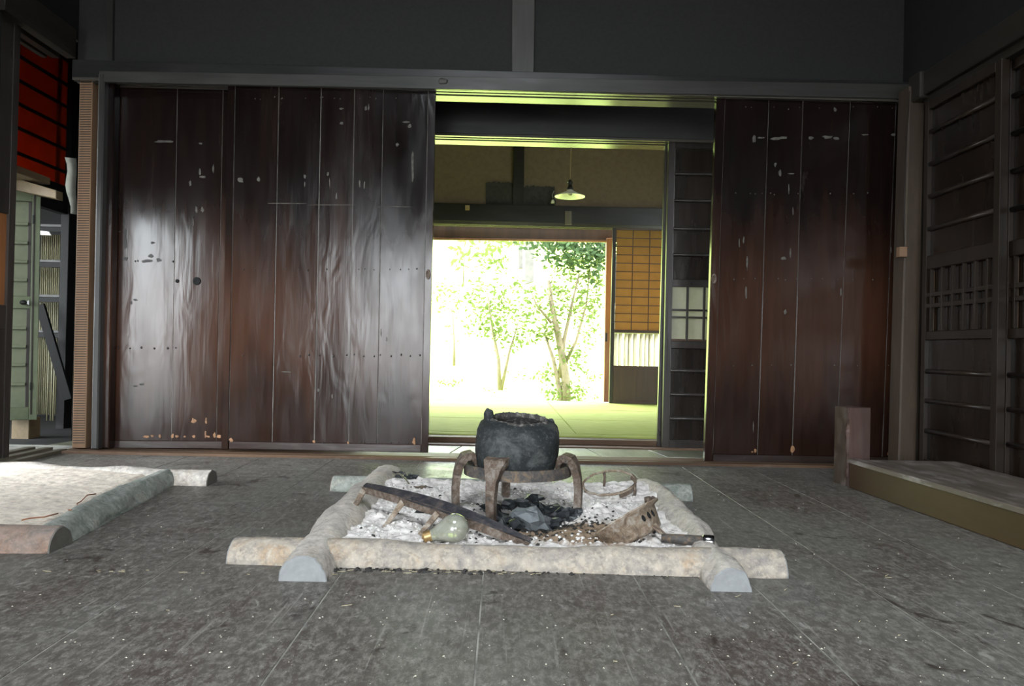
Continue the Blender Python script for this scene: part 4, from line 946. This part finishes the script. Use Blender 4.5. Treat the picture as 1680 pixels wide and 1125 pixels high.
for k in range(1900):
    x, y = random.uniform(-0.37, 0.46), random.uniform(1.84, 2.56)
    r = random.uniform(0.0015, 0.005); dk = math.exp(-(((x - 0.14) / 0.22) ** 2 + ((y - 2.05) / 0.16) ** 2))
    vs, fs = lump((x, y, ash_h(x, y) + r * 0.25), r, (1.2, 1.2, 0.8), k % 37, 0.5, 1)
    (q2 if random.random() < 0.03 + 0.95 * dk else q).add(vs, fs, random.random() < 0.5)
q.build('ash_crumbs', 'crumb', kind='stuff', label='loose crumbs of pale ash over the central hearth', cat='ash')
q2.build('charcoal_crumbs', 'crumb_dark', kind='stuff', label='small charcoal crumbs scattered in the ash', cat='charcoal')
# charcoal lumps
lumps = [(812, 838, .024, 0), (830, 848, .026, 0), (842, 862, .024, 0), (824, 865, .02, 0), (868, 836, .02, 0), (895, 838, .024, 0), (915, 842, .026, 0), (930, 848, .022, 0), (905, 855, .02, 0), (856, 830, .018, 0),
         (880, 826, .016, 0), (945, 846, .016, 0), (836, 835, .02, 0), (700, 846, .014, 0), (655, 790, .012, 0), (672, 797, .013, 0)]
CL = ['black charcoal lump just left of the front trivet leg, farther one', 'black charcoal lump touching the front trivet leg on its right', 'large black charcoal lump at the left end of the grey slab, nearest the viewer',
      'black charcoal lump hidden partly behind the foot of the front trivet leg', 'black charcoal lump behind the left half of the grey slab', 'black charcoal lump behind the right half of the grey slab', 'black charcoal lump to the right of the grey slab',
      'black charcoal lump farther right, near the right trivet leg', 'low black charcoal lump at the right end of the grey slab', 'small black charcoal lump behind the gap between front leg and slab', 'small charcoal lump farthest back under the kettle',
      'small black charcoal lump closest to the right trivet leg', 'black charcoal lump between the front trivet leg and the grey slab, upper one', 'small black charcoal piece beside the bowed grate', 'tiny charcoal piece at the back left corner of the ash', 'small charcoal piece beside the flat dark shard']
for k, (px, py, r, _) in enumerate(lumps):
    c = PZ(px, py, 0.035); c.z = ash_h(c.x, c.y) + r * 0.45
    vs, fs = lump(c, r, (1.35, 0.95, 0.8), k * 1.7, 1.0, 2)
    vs = [Vector(v) for v in vs]
    near = k < 13
    MB().add(vs, fs, False).build('charcoal_lump', 'char', None, loc=tuple(c), cat='charcoal',
        label=CL[k], group='charcoal lumps under the kettle' if near else 'stray charcoal pieces')
c = PZ(868, 852, 0.045)
vs, fs = lump((0, 0, 0), 0.05, (1.25, 0.7, 0.62), 5, 0.45, 2)
R_ = Matrix.Rotation(0.45, 4, 'Y'); MB().add([R_ @ v + c for v in vs], fs, False).build('charcoal_slab', 'char_grey', None, loc=tuple(c), label='large grey angular slab of burnt charcoal lying among the black lumps', cat='charcoal')

# ---- trivet
TC = Vector((0.058, 2.245, 0)); ZR = 0.162; RR = 0.158
tv = empty('iron_trivet', (TC.x, TC.y, 0.02), 'rusty iron ring trivet with four curved legs carrying the old kettle', 'trivet')
pts = [TC + Vector((RR * math.cos(2 * math.pi * k / 48), RR * math.sin(2 * math.pi * k / 48), ZR)) for k in range(48)]
q = MB(); vs = []; fs = []
for k in range(48):
    a = 2 * math.pi * k / 48; e_ = Vector((math.cos(a), math.sin(a), 0))
    for rr, zz_ in ((RR - 0.004, -0.016), (RR + 0.005, -0.016), (RR + 0.005, 0.016), (RR - 0.004, 0.016)):
        vs.append(TC + e_ * (rr + 0.001 * noise.noise(e_ * 6 + Vector((0, 0, zz_ * 50)))) + Vector((0, 0, ZR + zz_ + 0.0015 * noise.noise(e_ * 5))))
for k in range(48):
    k2 = (k + 1) % 48
    for j in range(4): fs.append((k * 4 + j, k2 * 4 + j, k2 * 4 + (j + 1) % 4, k * 4 + (j + 1) % 4))
q.add(vs, fs); q.build('ring', 'rust_band', tv)
for ang in (-16, 100, 190, 246):
    a = math.radians(ang); e_ = Vector((math.cos(a), math.sin(a), 0)); tn = Vector((-math.sin(a), math.cos(a), 0))
    prof = [(0.120, 0.168, 0.030), (0.128, 0.190, 0.050), (0.144, 0.203, 0.066), (0.163, 0.198, 0.068), (0.176, 0.176, 0.048), (0.184, 0.145, 0.031), (0.188, 0.105, 0.026), (0.187, 0.070, 0.025), (0.184, 0.038, 0.024), (0.180, 0.008, 0.020)]
    pts = [TC + e_ * r_ + Vector((0, 0, z_)) for r_, z_, w_ in prof]
    # smooth by subdividing
    P2, W2 = [], []
    for k in range(len(pts) - 1):
        for s_ in (0, 0.5): P2.append(pts[k].lerp(pts[k + 1], s_)); W2.append(prof[k][2] * (1 - s_) + prof[k + 1][2] * s_)
    P2.append(pts[-1]); W2.append(prof[-1][2])
    q = MB().strap(P2, W2, 0.022, tn); q.build('leg', 'rust', tv)

# ---- kettle
KC = Vector((0.053, 2.235, 0.150))
kt = empty('iron_kettle', tuple(KC), 'soot-blackened squat iron kettle with an open crusty mouth, lidless, on the trivet', 'kettle')
prof = [(0.0001, 0.0), (0.06, 0.0), (0.104, 0.003), (0.119, 0.016), (0.126, 0.040), (0.1295, 0.072), (0.1300, 0.102), (0.1285, 0.126), (0.122, 0.144), (0.108, 0.155), (0.092, 0.161), (0.083, 0.166)]
prof2 = []
for a, b in zip(prof[:-1], prof[1:]): prof2 += [a, tuple((x + y) / 2 for x, y in zip(a, b))]
prof2.append(prof[-1])
tilt = Matrix.Translation(KC) @ Matrix.Rotation(math.radians(2.0), 4, 'Y') @ Matrix.Rotation(math.radians(6.5), 4, 'X')
def kfn(p, a, k):
    e_ = Vector((math.cos(a), math.sin(a), 0)); n_ = noise.noise(e_ * 1.6 + Vector((0, 0, p.z * 12))) * 0.005 + noise.noise(e_ * 8 + Vector((0, 0, p.z * 60))) * 0.0022
    s_ = 1 + 0.035 * math.cos(4 * a) * -1
    return Vector((p.x * s_, p.y * s_, p.z)) + e_ * n_
MB().lathe(prof2, 72, tilt, True, kfn).build('body', 'kettle', kt)
def rfn(p, a, k):
    e_ = Vector((math.cos(a), math.sin(a), 0)); n_ = noise.noise(e_ * 9 + Vector((0, 0, k * 0.7)))
    m2 = noise.noise(e_ * 22 + Vector((0, 3, k)))
    return p + e_ * 0.004 * m2 + Vector((0, 0, (0.003 * n_ + 0.0035 * m2) * (1 if 1 <= k <= 4 else 0.2)))
MB().lathe([(0.090, 0.158), (0.088, 0.163), (0.085, 0.166), (0.081, 0.167), (0.078, 0.164), (0.076, 0.158), (0.076, 0.148)], 110, tilt, True, rfn).build('mouth_rim', 'crust', kt, label='crusty raised rim')
MB().lathe([(0.071, 0.155), (0.095, 0.12), (0.10, 0.08), (0.07, 0.03), (0.0001, 0.025)], 40, tilt).build('inner_wall', 'crust', kt)
q = MB(); lc = tilt @ Vector((-0.091, -0.015, 0.170))
vs, fs = lump((0, 0, 0), 0.017, (0.85, 0.6, 1.35), 3, 0.2, 3); q.add([v + lc for v in vs], fs, True); q.build('lug', 'kettle', kt, label='rounded handle lug')
vs, fs = lump((0, 0, 0), 0.014, (0.8, 0.6, 1.0), 4, 0.2, 3); q = MB(); lc = tilt @ Vector((0.098, 0.035, 0.150)); q.add([v + lc for v in vs], fs, True); q.build('lug', 'kettle', kt)

# ---- bowed iron bar with legs
P0, P1, P2_ = Vector((-0.392, 2.19, 0.112)), Vector((-0.140, 1.985, 0.088)), Vector((0.085, 1.868, 0.040))
gb = empty('bowed_grate', tuple(P1), 'bowed iron grate tipped over the ash, dark band above rusty legs', 'grate')
def bez(f, up=0.0): 
    c = P1 * 2 - (P0 + P2_) / 2; return P0 * (1 - f) ** 2 + c * 2 * f * (1 - f) + P2_ * f * f + Vector((0, 0, up))
n = 26
q = MB().strap([bez(k / n, 0.007 * math.sin(math.pi * k / n)) for k in range(n + 1)], [0.012 + 0.024 * math.sin(math.pi * min(1, (k + 1) / n)) for k in range(n + 1)], 0.005, (0.35, 0.75, 0.45)); q.build('band', 'blue_iron', gb, label='blue-black upper band')
q = MB().strap([bez(k / n, -0.012 + 0.003 * math.sin(math.pi * k / n)) + Vector((-0.006, -0.010, 0)) for k in range(n + 1)], [0.016 + 0.008 * math.sin(math.pi * k / n) for k in range(n + 1)], 0.005, (0, 0, 1)); q.build('lower_flange', 'rust', gb, label='rusty lower flange')
for f, foot in ((0.01, PZ(563, 864, 0.028)), (0.26, PZ(628, 868, 0.028)), (0.47, PZ(683, 884, 0.028))):
    a = bez(f, -0.012) + Vector((-0.006, -0.010, 0)); md = a.lerp(foot, 0.5)
    MB().strap([a, md, foot], [0.017, 0.013, 0.010], 0.006, (1, 0.3, 0)).build('leg', 'rust_pale', gb)

# ---- light bulb
bc = Vector((-0.108, 1.873, 0.066)); ba = (Vector((-0.178, 1.868, 0.045)) - bc).normalized()
lb = empty('light_bulb', tuple(bc), 'dusty old light bulb lying on the ash by the front log', 'bulb')
Mx = Matrix.Translation(bc) @ Vector((0, 0, 1)).rotation_difference(ba).to_matrix().to_4x4()
pr = [(0.0001, -0.037)] + [(0.037 * math.sin(t_), -0.037 * math.cos(t_)) for t_ in [0.25 * k for k in range(1, 9)]] + [(0.029, 0.026), (0.022, 0.039), (0.0165, 0.050), (0.0145, 0.060)]
MB().lathe(pr, 40, Mx).build('glass', 'bulb', lb)
MB().lathe([(0.0145, 0.060), (0.0152, 0.0615), (0.0135, 0.064), (0.0152, 0.0665), (0.0135, 0.069), (0.0152, 0.0715), (0.0135, 0.074), (0.0150, 0.0765), (0.0135, 0.079), (0.006, 0.084), (0.0001, 0.085)], 24, Mx).build('screw_base', 'brass', lb)

# ---- rusty pan, tipped
rc = Vector((0.338, 1.975, 0.070)); nrm = Vector((-0.50, 0.34, 0.80)).normalized()
rp_ = empty('rusty_pan', tuple(rc), 'rusty round fire pan tipped on its side, with slots and stub legs', 'pan')
Mx = Matrix.Translation(rc) @ Vector((0, 0, 1)).rotation_difference(nrm).to_matrix().to_4x4()
def pfn(p, a, k):
    e_ = Vector((math.cos(a), math.sin(a), 0)); return p + e_ * 0.0025 * noise.noise(e_ * 5) + Vector((0, 0, 0.002 * noise.noise(e_ * 9)))
MB().lathe([(0.0001, -0.062), (0.072, -0.062), (0.080, -0.056), (0.093, -0.004), (0.108, 0.0), (0.109, 0.004), (0.100, 0.005), (0.090, 0.0), (0.078, -0.050), (0.0001, -0.055)], 56, Mx, True, pfn).build('pan_body', 'rust_pale', rp_)
cam_dir = (EYE - rc); lc = Mx.inverted().to_3x3() @ cam_dir; a0 = math.atan2(lc.y, lc.x)
for k, da in enumerate((0.55, 0.78, 1.0)):
    a = a0 + da; rr = 0.089
    q = MB(); vs, fs = lump((0, 0, 0), 0.0055, (0.5, 1, 2.0), k, 0.1, 2); rot = Matrix.Rotation(a, 4, 'Z')
    q.add([Mx @ (rot @ (v + Vector((rr - 0.001, 0, -0.024)))) for v in vs], fs, True); q.build('slot', 'hole', rp_)
for da in (0.85, -1.3, 2.9):
    a = a0 + da; e_ = Vector((math.cos(a), math.sin(a), 0))
    pts = [Mx @ (e_ * 0.078 + Vector((0, 0, -0.048))), Mx @ (e_ * 0.086 + Vector((0, 0, -0.068))), Mx @ (e_ * 0.095 + Vector((0, 0, -0.090)))]
    MB().strap(pts, [0.020, 0.013, 0.008], 0.005, Mx.to_3x3() @ Vector((-e_.y, e_.x, 0))).build('leg', 'rust_pale', rp_)
for da, s_ in ((2.2, 0.011), (1.75, 0.008), (0.95, 0.010)):
    a = a0 + da; vs, fs = lump(Mx @ Vector((0.100 * math.cos(a), 0.100 * math.sin(a), 0.009)), s_, (1, 1, 1), s_ * 900, 0.3, 2)
    MB().add(vs, fs, True).build('rim_knob', 'rust', rp_)

# ---- dark tube with chrome cap
ta, tb = PZ(1085, 882, 0.048), PZ(1172, 889, 0.048)
tu = empty('metal_tube', tuple(ta), 'dark metal tube with a shiny chrome cap lying beside the tipped pan', 'tube')
d_ = (tb - ta).normalized(); L_ = (tb - ta).length
MB().tube([ta, ta + d_ * L_ * 0.35, ta + d_ * L_ * 0.78], [0.011, 0.013, 0.0135], 18).build('shaft', 'rust_band', tu)
MB().tube([ta + d_ * L_ * 0.78, ta + d_ * L_ * 0.80, ta + d_ * L_ * 0.98, ta + d_ * L_], [0.0145, 0.0165, 0.0165, 0.0145], 24).build('chrome_cap', 'chrome', tu, label='shiny chrome cap')

# ---- wire hoop at the back right
hc = Vector((0.372, 2.475, 0.082))
hp = empty('iron_hoop', tuple(hc), 'twisted rusty iron hoop resting on the back of the ash', 'hoop')
pts = []
for k in range(41):
    a = 2 * math.pi * k / 40; pts.append(hc + Vector((0.088 * math.cos(a), 0.078 * math.sin(a), 0.028 * math.sin(a + 0.5) + 0.004 * noise.noise(Vector((math.cos(a) * 3, math.sin(a) * 3, 0))))))
MB().tube(pts, [0.0042 + 0.0012 * noise.noise(Vector((k, 0, 0)) * 0.7) for k in range(41)], 8, False).build('hoop_ring', 'rust_pale', hp)
pts = [hc + Vector((0.088 * math.cos(a), 0.078 * math.sin(a), 0.028 * math.sin(a + 0.5) - 0.006)) for a in [math.radians(x) for x in range(-75, 31, 10)]]
MB().strap(pts, [0.02] * len(pts), 0.005, (0, 0, 1)).build('twisted_strap', 'rust', hp)
for ang in (-30, 95, 200):
    a = math.radians(ang); p = hc + Vector((0.088 * math.cos(a), 0.078 * math.sin(a), 0.028 * math.sin(a + 0.5)))
    MB().tube([p, p + Vector((0.004, 0, -0.02)), Vector((p.x, p.y, 0.035))], [0.006, 0.005, 0.004], 8).build('leg', 'rust', hp)

# ---- bent wire and flat shard, back left
bw = [PY(650, 777, 2.56), PY(656, 777, 2.54), PY(664, 784, 2.50), PY(671, 793, 2.45)]
MB().tube(bw, 0.0028, 8).build('bent_wire', 'wire', None, loc=tuple(bw[-1]), label='short bent steel wire over the back left corner of the hearth', cat='wire')
c = PZ(692, 801, 0.05); vs, fs = lump(c, 0.022, (1.6, 0.8, 0.35), 8, 0.4, 2)
MB().add(vs, fs).build('iron_shard', 'rust_band', None, loc=tuple(c), label='flat dark shard lying on the ash near the bent wire', cat='shard')

# ---- left hearth
a = PZ(100, 901, 0); b = PZ(282, 797, 0)
half_log('hearth_log', (a.x - 0.055, a.y + 0.02, 0), (b.x - 0.05, b.y + 0.06, 0), 0.050, 'log_green', 'mossy grey side log of the left hearth', 1.0, 6, (None, None), wob=0.010, bend=-0.015)
a = PZ(90, 909, 0)
half_log('hearth_log', (-2.0, a.y + 0.045, 0), (a.x - 0.02, a.y + 0.055, 0), 0.052, 'log_red', 'reddish front log of the left hearth with a dark end', 1.05, 7, ('log_end_dark', 'log_end_dark'))
a = PZ(340, 797, 0)
half_log('hearth_log', (-2.0, a.y + 0.06, 0), (a.x, a.y + 0.04, 0), lambda f: 0.055 - 0.008 * f, 'log_side', 'pale back log of the left hearth', 1.15, 8, ('log_end_dark', 'log_end_dark'), wob=0.010)
def ashl(x, y):
    p = Vector((x, y, 1.3)); ln_ = -1.15 - 0.125 * (y - 1.8) / 0.95; edge = -0.006 * max(0, min(1, (x - ln_ + 0.16) / 0.12)) - 0.5 * max(0, x - ln_ + 0.03)
    return 0.046 + edge + 0.006 * noise.noise(p * 5) + 0.003 * noise.noise(p * 22) + 0.0015 * noise.noise(p * 60)
grid_mesh(-1.98, -1.16, 1.84, 2.74, 130, 130, ashl).build('ash_bed', 'ash_l', kind='stuff', label='smooth cream ash filling the left hearth', cat='ash')
for k, pp in enumerate(([(157, 810), (143, 812), (133, 822), (126, 826), (128, 832), (117, 837), (112, 836)], [(95, 842), (72, 848), (48, 850), (36, 853)])):
    P_ = [PZ(x, y, 0) for x, y in pp]; P_ = [PZ(x, y, ashl(p.x, p.y) + 0.004 + 0.004 * (i % 2)) for i, ((x, y), p) in enumerate(zip(pp, P_))]
    MB().tube(P_, 0.0018, 6).build('twig', 'twig', None, loc=tuple(P_[0]), label=('forked orange twig sticking up from the cream ash' if k == 0 else 'thin flat orange twig nearer the front of the cream ash'), cat='twig')

# ---- debris on the floor
random.seed(21)
q = MB()
for k in range(520):
    px, py = random.uniform(0, 1680), 770 + 355 * random.random() ** 1.1
    c = PZ(px, py, 0.0006)
    if (-0.5 < c.x < 0.6 and 1.62 < c.y < 2.75) or (c.x < -1.05 and 1.75 < c.y < 2.8) or c.x > 1.35 or c.y > 3.4: continue
    r = random.uniform(0.0008, 0.0030); a = random.uniform(0, 3.14); ca, sa = math.cos(a) * r, math.sin(a) * r
    q.add([c + Vector((ca, sa, 0)), c + Vector((-sa * .6, ca * .6, 0)), c + Vector((-ca, -sa, 0)), c + Vector((sa * .6, -ca * .6, 0)), c + Vector((0, 0, r * 0.7))], [(0, 1, 4), (1, 2, 4), (2, 3, 4), (3, 0, 4)])
q.build('debris', 'speck', kind='stuff', label='pale specks and crumbs littered over the floor', cat='debris')
q = MB()
for k in range(60):
    px = random.uniform(545, 900) if k < 30 else random.uniform(0, 1600); py = (934 if px > 560 else 940) + random.uniform(-2, 5) + (px - 560) * 0.012 if k < 50 else random.uniform(960, 1110)
    c = PZ(px, py, 0.0015); a = random.uniform(-0.5, 0.9); L = random.uniform(0.003, 0.011)
    q.tube([c - Vector((math.cos(a), math.sin(a), 0)) * L, c + Vector((math.cos(a), math.sin(a), 0)) * L], 0.0007, 4)
q.build('straw_bits', 'straw', kind='stuff', label='straw bits lying along the front hearth log', cat='straw')
q = MB()
for k in range(110):
    px = 545 + 635 * random.random() ** 2.2; f = (px - 545) / 635; py = 931 + f * 13 + random.gauss(2, 2.2 - f)
    c = PZ(px, py, 0.001); r = random.uniform(0.0015, 0.0055) * (1.4 - f) if random.random() < (1.3 - f) else 0.001
    vs, fs = lump(c, r, (1.2, 1, 0.6), k % 13, 0.4, 1); q.add(vs, fs)
q.build('charcoal_crumbs', 'crumb_dark', kind='stuff', label='dark crumbs gathered at the foot of the front log', cat='charcoal')

# ================================================================== GARDEN
def gz(x, y):
    return -0.45 + (max(0, (y - 10.5)) * 0.42 if y < 26 else 6.51) + 0.08 * noise.noise(Vector((x, y, 0)) * 0.6)
grid_mesh(-30, 30, 7.25, 45, 90, 70, gz).build('ground', 'garden', kind='structure', label='bright pale garden ground rising to a bank')
MB().box((-40, -60, -0.60), (40, 7.3, -0.50)).build('ground.001', 'yard', kind='structure', label='ground around the house')
def leaves(q, c, rad, n, size, seed):
    rnd = random.Random(seed)
    for k in range(n):
        v = Vector((rnd.gauss(0, 1), rnd.gauss(0, 1), rnd.gauss(0, 1))).normalized() * (rnd.random() ** 0.4)
        p = Vector(c) + Vector((v.x * rad[0], v.y * rad[1], v.z * rad[2]))
        a = Vector((rnd.gauss(0, 1), rnd.gauss(0, 1), rnd.gauss(0, 0.6))).normalized(); b = a.cross(Vector((rnd.gauss(0, 1), rnd.gauss(0, 1), rnd.gauss(0, 1)))).normalized()
        s_ = size * rnd.uniform(0.6, 1.3)
        q.add([p, p + a * s_ * 0.5 + b * s_ * 0.22, p + a * s_, p + a * s_ * 0.5 - b * s_ * 0.22], [(0, 1, 2, 3)])
def tree(name, base, stems, clumps, leaf, lsize, label, cat, bark='bark'):
    r_ = empty(name, base, label, cat); q = MB()
    for pts, r0 in stems: q.tube(pts, [r0 * (1 - 0.7 * k / (len(pts) - 1)) for k in range(len(pts))], 8)
    q.build('stems', bark, r_); q = MB()
    for i, (c, rad, n) in enumerate(clumps): leaves(q, c, rad, n, lsize, i * 7 + len(clumps))
    q.build('foliage', leaf, r_, kind='stuff'); return r_
Yt = 9.6
P = lambda x, y, Y=Yt: tuple(PY(x, y, Y))
tree('camellia_shrub', P(922, 690), [
    ([P(925, 692), P(918, 640), P(908, 590), P(893, 545)], 0.045), ([P(930, 692), P(928, 620), P(918, 560), P(905, 500), P(900, 460)], 0.07),
    ([P(918, 620), P(925, 560), P(938, 500), P(950, 450)], 0.035), ([P(925, 600), P(945, 560), P(962, 500), P(968, 440)], 0.025), ([P(905, 530), P(880, 500), P(868, 470)], 0.02)],
    [(P(905, 500), (.42, .3, .32), 330), (P(945, 470), (.38, .3, .36), 260), (P(965, 520), (.22, .3, .45), 200), (P(935, 585), (.22, .2, .22), 150), (P(900, 548), (.2, .2, .12), 120), (P(940, 430), (.4, .3, .25), 150), (P(985, 450), (.2, .3, .5), 110),
     (P(925, 645), (.33, .25, .16), 200), (P(897, 612), (.15, .2, .12), 60), (P(960, 620), (.2, .2, .25), 60)], 'leaf', 0.075, 'leafy shrub with several pale stems right of centre in the garden', 'shrub')
Yt = 12.5
tree('garden_shrub', P(820, 640), [([P(820, 640), P(818, 590), P(808, 540), P(800, 480)], 0.03), ([P(822, 640), P(835, 580), P(850, 530)], 0.025)],
    [(P(800, 500), (.38, .4, .26), 260), (P(835, 520), (.4, .4, .28), 240), (P(845, 555), (.32, .3, .16), 150), (P(800, 540), (.3, .3, .15), 90), (P(790, 445), (.15, .3, .25), 40), (P(815, 435), (.22, .3, .12), 50), (P(838, 470), (.3, .3, .14), 70)],
    'leaf', 0.075, 'thinner shrub left of the stemmed shrub in the garden', 'shrub')
Yt = 15.0
tree('garden_shrub', P(745, 560), [([P(745, 600), P(745, 560), P(742, 500)], 0.02)],
    [(P(745, 480), (.4, .4, .25), 60), (P(725, 500), (.3, .3, .2), 40), (P(730, 475), (.2, .3, .1), 30), (P(760, 540), (.3, .3, .3), 25)], 'leaf', 0.075, 'sparse low shrub at the left of the garden', 'shrub')
Yt = 8.6
tree('low_plants', P(880, 662), [([P(880, 668), P(882, 655)], 0.006)],
    [(P(735, 628), (.22, .2, .03), 60), (P(800, 640), (.4, .2, .05), 14), (P(845, 615), (.3, .2, .10), 16), (P(940, 650), (.35, .2, .05), 60), (P(830, 580), (.5, .2, .1), 16), (P(760, 560), (.5, .2, .12), 10)], 'leaf', 0.05, 'scattered weeds growing low on the bright ground', 'plants')
Yt = 13.5
tree('dark_tree', P(905, 470), [([P(1010, 520), P(1008, 440), P(1000, 410), P(985, 370), P(970, 330)], 0.10), ([P(1000, 410), P(960, 385), P(900, 372)], 0.05)],
    [(P(935, 408), (.5, .5, .28), 700), (P(985, 400), (.35, .5, .3), 420), (P(890, 380), (.5, .5, .25), 420), (P(975, 440), (.15, .3, .25), 110)], 'leaf_dark', 0.10, 'dark evergreen tree filling the top right of the garden opening', 'tree', 'postgrey')
Yt = 15.6
tree('distant_tree', P(800, 440), [([P(760, 470), P(762, 400), P(776, 340)], 0.008)],
    [(P(795, 402), (.25, .6, .3), 110), (P(758, 412), (.12, .6, .25), 30), (P(835, 398), (.3, .6, .12), 50)], 'leaf', 0.12, 'pale distant tree at the top left of the garden opening', 'tree')
a, b = PY(868, 470, 16.0), PY(871, 330, 16.0)
q = MB(); q.quad([PY(862, 466, 16), PY(876, 462, 16), PY(876, 330, 16), PY(860, 330, 16)], 0.16, 0.01, (0, -1, 0)); o = q.build('garden_post', 'postgrey', None, loc=tuple(PY(868, 466, 16)), label='grey weathered post standing on the bank', cat='post')
q = MB(); q.quad([PY(851, 440, 17), PY(858, 440, 17), PY(857, 330, 17), PY(850, 330, 17)], 0.12, 0.01, (0, -1, 0)); q.build('garden_post', 'postgrey', None, loc=tuple(PY(854, 440, 17)), label='thinner grey post just left of the weathered post', cat='post')
# bamboo fence seen through the glass
bf = empty('bamboo_fence', (1.9, 8.6, -0.45), 'pale bamboo fence seen through the low glass pane', 'fence')
rnd = random.Random(5)
for k in range(26):
    x = 1.27 + k * 0.06
    MB().tube([(x, 8.6 + rnd.uniform(-.01, .01), -0.5), (x + rnd.uniform(-.01, .01), 8.6, 1.0 + rnd.uniform(-.1, .1))], 0.026, 8).build('bamboo_pole', 'bamboo', bf)
for z in (0.15, 0.75): MB().tube([(1.25, 8.56, z), (2.75, 8.56, z)], 0.018, 8).build('cross_pole', 'bamboo', bf)

for o in bpy.data.objects:
    if 'origin_' in o: del o['origin_']
